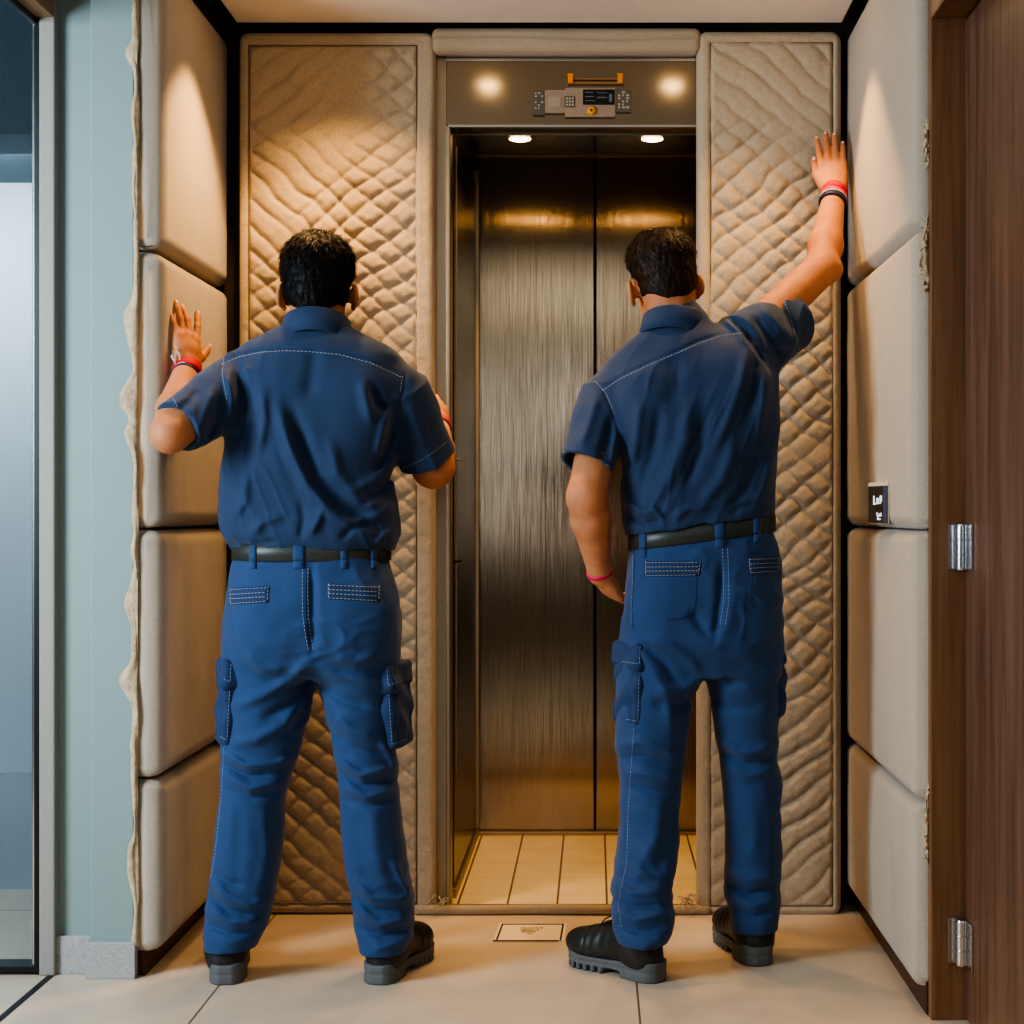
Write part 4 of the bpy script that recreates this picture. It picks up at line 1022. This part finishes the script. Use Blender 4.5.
    S = [([(312, 565), (312, 610), (313, 655)], 5, -.010), ([(313, 660), (290, 680), (262, 696), (234, 706)], 7, .009), ([(312, 676), (292, 702), (262, 720)], 7, -.008), ([(314, 664), (338, 676), (365, 682), (392, 690)], 7, .009), ([(318, 682), (342, 700), (372, 708)], 7, -.008),
         ([(240, 650), (262, 668), (290, 672)], 7, .006), ([(330, 655), (355, 662), (380, 655)], 7, .006), ([(300, 700), (285, 725), (255, 740), (228, 744)], 7, .007), ([(308, 690), (300, 720), (280, 745)], 6, -.005), ([(330, 712), (350, 730), (378, 738)], 7, .007), ([(326, 725), (350, 748), (390, 756)], 6, -.007),
         ([(221, 752), (245, 765), (275, 764), (298, 756)], 5, .008), ([(222, 763), (248, 776), (276, 774)], 4, -.007), ([(222, 775), (250, 788), (285, 782)], 5, .007), ([(224, 788), (250, 798), (280, 794)], 4, -.005), ([(335, 758), (360, 775), (396, 768)], 5, .009), ([(338, 770), (362, 786), (398, 780)], 4, -.007), ([(340, 786), (366, 797), (398, 790)], 5, .007), ([(342, 798), (370, 806), (398, 800)], 4, -.004),
         ([(380, 740), (392, 758), (398, 775)], 5, .007), ([(262, 800), (268, 850), (258, 900)], 9, .004), ([(240, 800), (238, 850), (236, 895)], 9, -.003), ([(372, 805), (376, 850), (385, 890)], 9, .004), ([(356, 810), (360, 850), (368, 885)], 8, -.003),
         ([(210, 880), (228, 896), (250, 905), (272, 900)], 5, .007), ([(208, 893), (228, 910), (255, 916)], 4, -.007), ([(206, 908), (230, 922), (262, 922)], 5, .008), ([(206, 924), (232, 934), (258, 932)], 4, -.006), ([(214, 870), (228, 882), (246, 886)], 4, -.005),
         ([(350, 880), (372, 897), (400, 900), (414, 893)], 5, .008), ([(352, 895), (374, 910), (402, 912)], 4, -.007), ([(354, 908), (380, 924), (412, 920)], 5, .009), ([(358, 926), (382, 937), (410, 930)], 4, -.006), ([(392, 860), (402, 880), (412, 895)], 5, .007)]
    strokes(f, S, front(3.95), 1.5); lumps(f, 8, .004, None, (1, 1, .7), 8); creases(f, ((.5, 0, .15), (0, .5, 0), (-.2, 0, .8)), 14, .0075, front(3.9), 8); lumps(f, 24, .0008, None, (1, 1, .8), 2)
    V, Q = f.mesh(); V = relax(V, Q, 1, .4); trs = fast_mesh('trousers', V, Q, M['trouser'], root); B = bvh_of(V, Q)
    cs = [(305.5, 568), (305, 590), (305.5, 615), (308, 635), (311, 650)]
    stitch('back_seam', B, [[(x-2.6, y) for x, y in cs], [(x+2.6, y) for x, y in cs]], M['stitch'], trs, .0009)
    def welt(q):
        a, b, c, d = [np.array(t, float) for t in q]; o = patch('back_pocket', B, q, M['pocket'], trs, .0035, 14, 6)
        BB = bvh_of(np.array([v.co for v in o.data.vertices])+np.array(wloc(o)), [tuple(p.vertices) for p in o.data.polygons])
        ls = [[tuple(a*(1-t)+d*t+(b-a)*.03), tuple(b*(1-t)+c*t-(b-a)*.03)] for t in (.1, .38, .64, .92)]+[[tuple(a+(b-a)*.03), tuple(d+(c-d)*.03)], [tuple(b-(b-a)*.03), tuple(c-(c-d)*.03)]]
        stitch('pocket_stitching', BB, ls, M['stitch2'], trs, .00085, joined=True)
    welt([(229, 588), (269.5, 586), (268.5, 602.5), (229.5, 605)]); welt([(327, 583.5), (381, 586), (380, 602), (327, 599)])
    sl = [(397, 752), (398.5, 790), (401, 830), (407, 870)]; stitch('side_seam', B, [[(224, 748), (222, 790), (217, 840), (211, 880)]], M['stitch'], trs, .0008)
    zb = lambda x: pz(552, 3.88)
    belt_ring(HP[0].at, zb, .041, 'belt', M['belt'], root)
    mb = MB(); cx, cy, A, Bb = [float(t) for t in HP[0].at(zb(0))]; yb = cy+Bb+.009
    for lo, hi in (((-.03, -.024), (-.024, .024)), ((.024, -.024), (.03, .024)), ((-.03, .018), (.03, .024)), ((-.03, -.024), (.03, -.018))): mb.box((cx+lo[0], yb-.003, zb(0)+lo[1]), (cx+hi[0], yb+.003, zb(0)+hi[1]), .001)
    mb.build('buckle', M['chrome'], root)
    BB = bvh_of(*[np.array(t) for t in ([], [])]) if False else None
    bo = [o for o in root.children if o.name.startswith('belt')][0]
    BB = bvh_of(np.array([v.co for v in bo.data.vertices])+np.array(wloc(bo)), [tuple(p.vertices) for p in bo.data.polygons])
    for x, w_ in ((253, 7), (299, 12), (344, 7), (374, 6)):
        q = [(x-w_/2, 543.5), (x+w_/2, 543.5), (x+w_/2, 560.5), (x-w_/2, 560.5)]; patch('belt_loop', BB, q, M['trouser'], trs, .004, 4, 8)
        q2 = [(x-w_/2, 560), (x+w_/2, 560), (x+w_/2, 569), (x-w_/2, 569)]; patch('belt_loop_end', B, q2, M['trouser'], trs, .006, 4, 4)
    Rz = np.array(Matrix.Rotation(math.radians(24), 3, 'Z')@Matrix.Rotation(math.radians(3), 3, 'Y'))
    cargo('cargo_pocket', P(225, 703, 3.855), (.014, .060, .098), Rz, M['pocket'], trs)
    Rz = np.array(Matrix.Rotation(math.radians(-14), 3, 'Z')@Matrix.Rotation(math.radians(-4), 3, 'Y'))
    cargo('cargo_pocket', P(398, 706, 3.88), (.014, .070, .100), Rz, M['pocket'], trs)
    # ---- boots, wrist things
    shoe((pxX(223, 3.785), 3.785), math.radians(6), root, -1, .29)
    shoe((pxX(378, 3.785), 3.785), math.radians(-12), root, 1, .29)
    band('wristband', w1-d1*.004, d1, .0290, .042, .006, M['red'], root, 1.0, None, .003); band('wrist_cord', w1-d1*.030, d1, .031, .006, .003, M['cord'], root, 1, None, .002); band('wrist_cord', w1-d1*.022, d1, .0305, .005, .003, M['palecord'], root, 1, None, .002)
    mb = MB(); k0 = w1+np.array([-.018, -.028, .006])
    mb.tube([k0, k0+[-.010, -.006, .022], k0+[-.006, -.004, .042], k0+[.006, -.002, .030], k0+[.010, 0, .010]], [.0025, .0028, .003, .0026, .002], 6).build('knot', M['palecord'], root, True)
    band('wristband', w2-d2*.012, d2, .0295, .034, .005, M['red'], root, 1.0, None, .002); band('wrist_cord', w2-d2*.040, d2, .033, .010, .004, M['cord'], root)
    return root

# ---------------------------------------------------------------- right man: one arm up on the quilted cover, other hand on his hip
def man_right():
    root = empty('person', (pxX(700, 4.0), 4.0, 0))
    tag(root, 'person in navy work clothes reaching up with one arm, other hand on hip', 'person')
    f = Field((-.16, 3.62, .04), (.74, 4.52, 2.24), .004)
    hc = P(664, 288.5, 4.0); HR = head_frame(math.radians(14), math.radians(-6), math.radians(-8)); hk = .99
    face(f, hc, HR, hk)
    nb = hc+HR@np.array([0, -.035, -.03]); f.op(cone(nb, P(678, 345, 3.97), .058, .068), .025)
    tr = [prow(320, 655, 705, 3.96, .045), prow(345, 636, 738, 3.96, .08), prow(385, 610, 765, 3.96, .10), prow(430, 625, 762, 3.955, .105), prow(500, 634, 760, 3.96, .10), prow(560, 642, 768, 3.97, .10), prow(640, 634, 768, 3.98, .10)]
    f.op(loft(tr, 2.3), .02)
    for hx, kx, ax, D1, D2 in ((660, 650, 643, 3.95, 3.91), (742, 752, 752, 4.0, 4.04)):
        f.op(cone(P(hx, 640, 3.97), P(kx, 790, D1), .075, .050), .03); f.op(cone(P(kx, 790, D1), P(ax, 930, D2), .048, .036), .02); f.op(cone(P(ax, 930, D2), (pxX(ax, D2), D2, .10), .036, .036), .02)
    sh, el, wr = P(606, 402, 3.95), P(587, 497, 3.87), P(600, 574, 3.965)
    f.op(cone(sh, el, .055, .047), .02); mid = el+(wr-el)*.3
    f.op(cone(el, mid, .046, .048), .02); f.op(cone(mid, wr, .047, .0285, None), .015)
    hand(f, wr, (.42, .62, -.62), (-.72, -.62, -.1), (.2, .5, .8), curl=(.35, .4, .42, .45), spread=(-.10, -.03, .04, .12), thumb=(.75, .3))
    w1, d1 = wr, unit(wr-mid)
    sh, el, wr = P(748, 338, 3.97), P(822, 268, 4.14), P(834.5, 192, 4.33)
    f.op(cone(sh, el, .050, .046), .012); mid = el+(wr-el)*.28
    f.op(cone(el, mid, .042, .045), .012); f.op(cone(mid, wr, .045, .028), .015); f.op(cone(P(834, 270, 4.13), P(828, 270, 4.13), .022, .026), .02); nails = []
    hand(f, wr, (-.02, .36, 1), (-.1, -1, .32), (-1, 0, 0), curl=(.05, .08, .08, .1), spread=(-.06, -.0, .03, .06), thumb=(.38, .3), nails=nails, scale=1.04)
    w2, d2 = wr, unit(wr-mid)
    V, Q = f.mesh(); V = relax(V, Q, 2, .35); body = fast_mesh('body', V, Q, M['skin'], root); nail_set(nails, body)
    for s in (-1, 1):
        e = Field(hc-.14, hc+.16, .002); e.op(ell(hc+HR@(np.array([s*.031, .092, .012])*hk), (.0125,)*3), .001); vv, qq = e.mesh(); fast_mesh('eye', vv, qq, M['eye'], body)
    def th(x, y, z):
        line = -.044+.022*sstep(.02, .07, np.abs(x))+.085*sstep(-.03, .02, y)+.03*sstep(.05, .09, y)
        g = z-line; top = sstep(.03, .12, z); t = (.003+.005*sstep(0, .05, g)+.008*top)*(1-.5*np.exp(-((x*x+(y+.045)**2)/.036**2)*sstep(.05, .10, z)))
        t = np.where(g > 0, t*sstep(0, .014, g)+.0004, -.006)
        ear = np.hypot((y+.004)/.026, (z-.0)/.036); return np.where((ear < 1) & (np.abs(x) > .055), -.006, t)
    make_hair('hair', hc, HR, hk, M['hair2'], root, th, root, 4600, .016, (.0, -.040, .125), 9)
    # ---- shirt
    f = Field((-.16, 3.70, 1.02), (.64, 4.24, 1.75), .0036)
    rows = [prow(318, 656, 704, 3.965, .05), prow(328, 645, 716, 3.965, .068), prow(338, 633, 740, 3.965, .086), prow(350, 618, 760, 3.965, .10), prow(362, 606, 771, 3.965, .112), prow(380, 597, 776, 3.96, .122), prow(405, 601, 777, 3.96, .130), prow(430, 612, 777, 3.96, .133), prow(461, 622, 775.5, 3.965, .134),
            prow(490, 622, 774.5, 3.97, .132), prow(514, 621.5, 774, 3.975, .132), prow(526, 622, 773, 3.975, .130), prow(540, 628, 770, 3.975, .125)]
    cuts = []; f.op(loft(rows, 2.35, .016), .01); f.op(cone(P(680, 352, 3.965), P(677, 324, 3.965), .088, .071), .03)
    f.op(ell(P(650, 410, 3.885), (.075, .052, .10)), .04); f.op(ell(P(735, 385, 3.885), (.075, .052, .10)), .04)
    sA, sB = P(608, 398, 3.95), P(586, 464.5, 3.885); f.op(flatcone(sA, sB, .064, .066), .025); f.op(cone(sA, sA+.3*(sB-sA), .060, .064), .03)
    u = unit(sB-sA); cuts.append(flatcone(sB-u*.030, sB+u*.03, .055, .056))
    tA, tB = P(743, 347, 3.97), P(793, 320.5, 4.07); f.op(flatcone(tA, tB, .078, .077), .03); f.op(cone(tA, tA+.3*(tB-tA), .074, .078), .04)
    u2 = unit(tB-tA); cuts.append(flatcone(tB-u2*.035, tB+u2*.03, .066, .067))
    a, b = P(624, 534.5, 3.97), P(772, 516, 3.97); nrm = unit([-(b[2]-a[2]), 0, b[0]-a[0]])
    X, Y, Z = f.ax[0][:, None, None], f.ax[1][None, :, None], f.ax[2][None, None, :]
    dd = -((X-a[0])*nrm[0]+(Z-a[2])*nrm[2]); f.d = np.maximum(f.d, (dd+0*Y).astype(np.float32)) if dd.shape == f.d.shape else np.maximum(f.d, np.broadcast_to(dd, f.d.shape).astype(np.float32))
    S = [([(748, 345), (742, 380), (728, 420), (712, 455)], 7, .007), ([(757, 352), (754, 385), (745, 420)], 6, -.007), ([(766, 368), (764, 400), (758, 440)], 6, .006), ([(690, 400), (684, 440), (668, 480), (650, 510)], 9, .008), ([(706, 405), (700, 450), (684, 490)], 8, -.007), ([(660, 400), (656, 440), (646, 480), (634, 505)], 8, -.006),
         ([(640, 400), (636, 440), (630, 470)], 7, .006), ([(736, 440), (722, 480), (700, 505)], 8, .007), ([(758, 450), (745, 490), (725, 512)], 7, -.006), ([(772, 460), (764, 490), (750, 512)], 6, .005), ([(625, 500), (640, 512), (660, 512)], 5, .006), ([(626, 516), (645, 524), (668, 519)], 4, -.006), ([(672, 518), (690, 508), (712, 508)], 5, .006), ([(650, 505), (662, 518), (664, 528)], 4, .005), ([(730, 516), (742, 506), (762, 504)], 5, -.005),
         ([(730, 318), (745, 330), (752, 345)], 4, -.004), ([(722, 318), (738, 330), (746, 348)], 4, .005), ([(760, 305), (775, 320), (786, 338)], 6, .006), ([(752, 315), (766, 335), (780, 358)], 5, -.006), ([(776, 300), (788, 318), (796, 335)], 5, -.005), ([(770, 345), (782, 352), (796, 352)], 5, .005),
         ([(598, 392), (590, 420), (580, 448)], 7, .005), ([(612, 415), (606, 440), (600, 462)], 5, -.006), ([(617, 430), (614, 450), (611, 466)], 4, .005), ([(675, 350), (676, 385), (670, 410)], 10, -.005)]
    strokes(f, S, front(4.05), 1.7); lumps(f, 7, .004, None, (1, 1, .6), 13); creases(f, ((1, 0, -.35), (0, .6, 0), (.1, 0, .30)), 15, .0065, front(4.0), 13); lumps(f, 20, .0007, None, (1, 1, .6), 15)
    for c in cuts: f.op(c, .002, 's')
    yoke = [(602, 389), (620, 377), (645, 365), (675, 352), (700, 341), (722, 334), (743, 331)]
    strokes(f, [(yoke, 2.2, -.0035), ([(592, 378), (604, 392), (614, 415), (621, 440)], 2.0, -.004), ([(729, 317), (744, 333), (757, 352), (770, 372)], 2.2, -.004)], front(4.03))
    V, Q = f.mesh(); V = relax(V, Q, 1, .4); shirt = fast_mesh('shirt', V, Q, M['shirt'], root); B = bvh_of(V, Q)
    stitch('yoke_seam', B, [[(x+.5, y+1.8) for x, y in yoke]], M['stitch'], shirt, .0010)
    stitch('armhole_seam', B, [[(595, 381), (606, 393), (615, 415)], [(727, 320), (741, 334), (754, 353)]], M['stitch'], shirt, .0008)
    stitch('cuff_seam', B, [[(561.5+i*50/8, 451+i*14.5/8+2.5*math.sin(i/8*3.14)) for i in range(9)], [(781+i*18/8+1.5*math.sin(i/8*3.14), 293+i*57/8) for i in range(9)]], M['stitch'], shirt, .0008)
    collar(P(676, 313, 3.968), (.11, .12, 1), (-.2, 1, 0), .073, .055, shirt, M['shirt'], .012, 1.04)
    # ---- trousers
    f = Field((-.02, 3.70, .05), (.52, 4.26, 1.14), .004)
    hip = [prow(513, 636, 772, 3.975, .112), prow(530, 634, 773, 3.975, .116), prow(545, 630, 777, 3.975, .122), prow(562, 627, 781, 3.975, .130), prow(600, 624, 781, 3.98, .138), prow(640, 622, 780, 3.98, .138), prow(672, 620, 780, 3.985, .112)]
    HP = loft(hip, 2.3, .012); f.op(HP, .01)
    a = P(632, 531, 3.975); b = P(774, 511, 3.975); nrm = unit([-(b[2]-a[2]), 0, b[0]-a[0]])
    X, Y, Z = f.ax[0][:, None, None], f.ax[1][None, :, None], f.ax[2][None, None, :]
    f.d = np.maximum(f.d, np.broadcast_to((X-a[0])*nrm[0]+(Z-a[2])*nrm[2], f.d.shape).astype(np.float32))
    lg = [prow(620, 625, 704, 3.97, .10), prow(660, 619, 704, 3.965, .108), prow(700, 616.5, 695, 3.96, .103), prow(740, 616, 687, 3.95, .094), prow(780, 620, 683, 3.94, .088), prow(820, 619, 680, 3.93, .085), prow(860, 615, 676, 3.915, .083), prow(890, 610, 671, 3.89, .083), prow(918, 610, 676, 3.87, .084), prow(932, 613, 674, 3.855, .084), prow(941, 617, 668, 3.85, .078)]
    rg = [prow(620, 706, 781, 3.99, .10), prow(660, 705, 780, 3.995, .108), prow(700, 708, 781, 4.0, .103), prow(740, 715, 778, 4.01, .094), prow(780, 722, 779, 4.015, .088), prow(820, 725, 780, 4.02, .085), prow(860, 725, 781, 4.025, .083), prow(890, 723, 781, 4.03, .083), prow(908, 728, 781, 4.015, .082), prow(929, 732, 778, 4.01, .076)]
    f.op(loft(lg, 2.1, .02), .028); f.op(loft(rg, 2.1, .02), .028)
    f.op(ell(P(664, 610, 3.91), (.082, .062, .10)), .05); f.op(ell(P(742, 610, 3.92), (.078, .062, .10)), .05)
    for r in (lg, rg): e = r[-1]; f.op(cone((e[1], e[2], e[0]-.04), (e[1], e[2], e[0]+.012), .044, .044), .004, 's')
    S = [([(722, 560), (720, 600), (714, 645)], 5, -.008), ([(704, 678), (690, 660), (670, 645), (640, 638)], 7, .006), ([(704, 680), (684, 690), (655, 690)], 7, .007), ([(700, 695), (680, 706), (650, 704)], 7, -.007), ([(706, 676), (730, 690), (760, 690)], 8, .005), ([(708, 695), (730, 708), (765, 706)], 7, -.005),
         ([(628, 640), (650, 665), (668, 700), (672, 740)], 8, .006), ([(640, 640), (664, 662), (682, 690)], 6, -.006), ([(690, 610), (700, 625), (712, 640)], 7, -.006),
         ([(617, 745), (640, 742), (668, 752), (684, 766)], 6, .007), ([(618, 758), (642, 757), (672, 768)], 5, -.006), ([(622, 772), (645, 774), (680, 780)], 6, .006), ([(625, 785), (650, 790), (678, 792)], 5, -.004), ([(716, 735), (740, 752), (778, 748)], 6, .007), ([(720, 750), (744, 764), (778, 760)], 5, -.006), ([(724, 765), (748, 776), (778, 770)], 6, .005),
         ([(660, 800), (655, 840), (640, 870)], 9, .005), ([(672, 800), (668, 840), (655, 880)], 8, -.004), ([(612, 882), (632, 893), (660, 893)], 5, .008), ([(610, 895), (632, 907), (664, 905)], 4, -.007), ([(611, 908), (636, 920), (672, 912)], 5, .008), ([(614, 923), (638, 932), (668, 926)], 4, -.006), ([(640, 862), (655, 878), (672, 882)], 5, -.005), ([(616, 862), (628, 874), (645, 880)], 5, .005),
         ([(726, 868), (748, 880), (778, 876)], 6, .006), ([(724, 882), (748, 894), (780, 888)], 4, -.006), ([(726, 895), (752, 906), (780, 900)], 5, .007), ([(732, 908), (754, 917), (776, 912)], 4, -.005), ([(752, 800), (756, 835), (752, 865)], 9, .004)]
    strokes(f, S, front(4.07), 1.5); lumps(f, 8, .004, None, (1, 1, .7), 28); creases(f, ((.5, 0, -.15), (0, .5, 0), (.2, 0, .8)), 14, .0075, front(4.05), 28); lumps(f, 24, .0008, None, (1, 1, .8), 22)
    V, Q = f.mesh(); V = relax(V, Q, 1, .4); trs = fast_mesh('trousers', V, Q, M['trouser'], root); B = bvh_of(V, Q)
    cs = [(725, 548), (726, 570), (726.5, 600), (723, 625)]
    stitch('back_seam', B, [[(x-2.6, y) for x, y in cs], [(x+2.6, y) for x, y in cs]], M['stitch'], trs, .0009)
    def welt(q):
        a, b, c, d = [np.array(t, float) for t in q]; o = patch('back_pocket', B, q, M['pocket'], trs, .0035, 14, 6)
        BB = bvh_of(np.array([v.co for v in o.data.vertices])+np.array(wloc(o)), [tuple(p.vertices) for p in o.data.polygons])
        ls = [[tuple(a*(1-t)+d*t+(b-a)*.03), tuple(b*(1-t)+c*t-(b-a)*.03)] for t in (.1, .38, .64, .92)]+[[tuple(a+(b-a)*.03), tuple(d+(c-d)*.03)], [tuple(b-(b-a)*.03), tuple(c-(c-d)*.03)]]
        stitch('pocket_stitching', BB, ls, M['stitch2'], trs, .00085, joined=True)
    welt([(644, 561), (702, 561), (700, 576), (644, 577)]); welt([(748, 558), (780, 557), (779.5, 572), (750, 574)])
    stitch('pocket_outline', B, [[(697, 577), (696, 600), (693, 614), (680, 619), (664, 620)], [(752, 575), (751, 600), (755, 612)], [(635, 545), (634, 580), (632, 610), (634, 632)]], M['seam'], trs, .0011)
    stitch('side_seam', B, [[(634, 728), (631, 770), (628, 820), (627, 862), (622, 885), (618, 905), (622, 928)], [(633, 556), (632.5, 590), (631, 625)]], M['stitch'], trs, .0008)
    zl, zr = pz(541, 3.975), pz(523, 3.975); xl_, xr_ = pxX(634, 3.975), pxX(773, 3.975)
    zb = lambda x: zl+(zr-zl)*(x-xl_)/(xr_-xl_)
    bo = belt_ring(HP[0].at, zb, .041, 'belt', M['belt'], root)
    mb = MB(); cx, cy, A, Bb = [float(t) for t in HP[0].at(zb(.27))]; yb = cy+Bb+.009
    for lo, hi in (((-.03, -.024), (-.024, .024)), ((.024, -.024), (.03, .024)), ((-.03, .018), (.03, .024)), ((-.03, -.024), (.03, -.018))): mb.box((cx+lo[0], yb-.003, zb(cx)+lo[1]), (cx+hi[0], yb+.003, zb(cx)+hi[1]), .001)
    mb.build('buckle', M['chrome'], root)
    BB = bvh_of(np.array([v.co for v in bo.data.vertices])+np.array(wloc(bo)), [tuple(p.vertices) for p in bo.data.polygons])
    for x, w_ in ((643, 7), (720, 10), (757, 7)):
        yc = 541-18*(x-634)/139
        patch('belt_loop', BB, [(x-w_/2, yc-9), (x+w_/2, yc-9), (x+w_/2, yc+8.5), (x-w_/2, yc+8.5)], M['trouser'], trs, .004, 4, 8)
        patch('belt_loop_end', B, [(x-w_/2, yc+8), (x+w_/2, yc+8), (x+w_/2, yc+18), (x-w_/2, yc+18)], M['trouser'], trs, .006, 4, 4)
    Rz = np.array(Matrix.Rotation(math.radians(32), 3, 'Z')@Matrix.Rotation(math.radians(2), 3, 'Y'))
    cargo('cargo_pocket', P(629, 685, 3.915), (.014, .056, .098), Rz, M['pocket'], trs)
    Rz = np.array(Matrix.Rotation(math.radians(-8), 3, 'Z')@Matrix.Rotation(math.radians(-2), 3, 'Y'))
    cargo('cargo_pocket', P(777, 678, 4.02), (.013, .066, .095), Rz, M['pocket'], trs)
    shoe((pxX(659, 3.805), 3.805), math.radians(44), root, -1, .285)
    shoe((pxX(764, 3.945), 3.945), math.radians(18), root, 1, .29)
    band('wristband', w1-d1*.004, d1, .0295, .010, .004, M['pink'], root)
    band('wristband', w2-d2*.002, d2, .0290, .022, .007, M['red'], root, 1, None, .002); band('wristband', w2-d2*.022, d2, .0305, .014, .006, M['pink'], root, 1, None, .002); band('wrist_cord', w2-d2*.044, d2, .0325, .015, .006, M['cord'], root); band('wrist_cord', w2-d2*.033, d2, .0320, .004, .006, M['palecord'], root)
    return root
man_left(); man_right()

# ================================================================ LIGHT AND CAMERA
downlight(-.335, 3.92, 9, 100, 'left one of the two round downlights in the ceiling raft before the lift', .7)
downlight(.245, 3.92, 9, 100, 'right one of the two round downlights in the ceiling raft before the lift', .7)
downlight(-.84, 4.08, 24, 92, 'round ceiling downlight beside the left padded wall', .35)
downlight(-.68, 4.14, 28, 112, 'round ceiling downlight before the left quilted cover', .6)
downlight(.39, 4.12, 15, 100, 'round ceiling downlight before the right quilted cover', .6)
downlight(.52, 4.08, 14, 84, 'round ceiling downlight beside the right padded wall', .35)
def area(name, loc, aim, sx, sy, e, col):
    l = bpy.data.lights.new(name, 'AREA'); l.shape = 'RECTANGLE'; l.size = sx; l.size_y = sy; l.energy = e; l.color = col
    o = bpy.data.objects.new(name, l); COL.objects.link(o); o.location = loc; o.rotation_euler = (Vector(aim)-Vector(loc)).to_track_quat('-Z', 'Y').to_euler(); return o
area('daylight', (-2.7, 2.1, 1.7), (-.1, 3.9, .8), .9, 1.3, 90, (.74, .88, 1))
area('daylight_front', (.4, -2.2, 1.6), (0, 4, .8), 1.6, 1.6, 17, (.84, .92, 1))
t = empty('added_fill_panel', (-.15, .6, 2.474)); tag(t, 'long flat fill panel added under the ceiling behind the viewer', 'ceiling light')  # added unseen glowing panel: soft top fill and a brighter reflection in the lift doors
MB().box((-.72, -.8, 2.455), (.42, 2.2, 2.475), .004).build('fill_panel_frame', M['chrome'], t)
MB().box((-.69, -.77, 2.450), (.39, 2.17, 2.4555), .001).build('fill_panel_face', mat('fill_panel_glow', (1, 1, 1, 1), .5, emit=((1, .95, .82, 1), 1.2)), t)
area('sky_outside', (-2.9, 6.35, 2.5), (-2.9, 7.0, 1.6), 1.6, .5, 26, (.80, .92, 1))
struct(MB().box((-1.4, -2.7, 0), (.9, -2.5, 2.62)).build('wall_front', mat('brown_wall', srgb(165, 136, 108), .7)))
W = bpy.data.worlds.new('world'); bpy.context.scene.world = W; W.use_nodes = True
W.node_tree.nodes['Background'].inputs[0].default_value = (.66, .80, 1, 1); W.node_tree.nodes['Background'].inputs[1].default_value = .14
cam = bpy.data.cameras.new('camera'); co = bpy.data.objects.new('camera', cam); COL.objects.link(co)
co.location = (0, 0, CZ); co.rotation_euler = (math.radians(90), 0, 0)
cam.sensor_width = 36; cam.lens = F/1024*36; cam.shift_x = (512-CX)/1024; cam.clip_start = .05
bpy.context.scene.camera = co
sc = bpy.context.scene
sc.view_settings.view_transform = 'AgX'
try: sc.view_settings.look = 'AgX - High Contrast'
except Exception: pass
sc.view_settings.exposure = .08
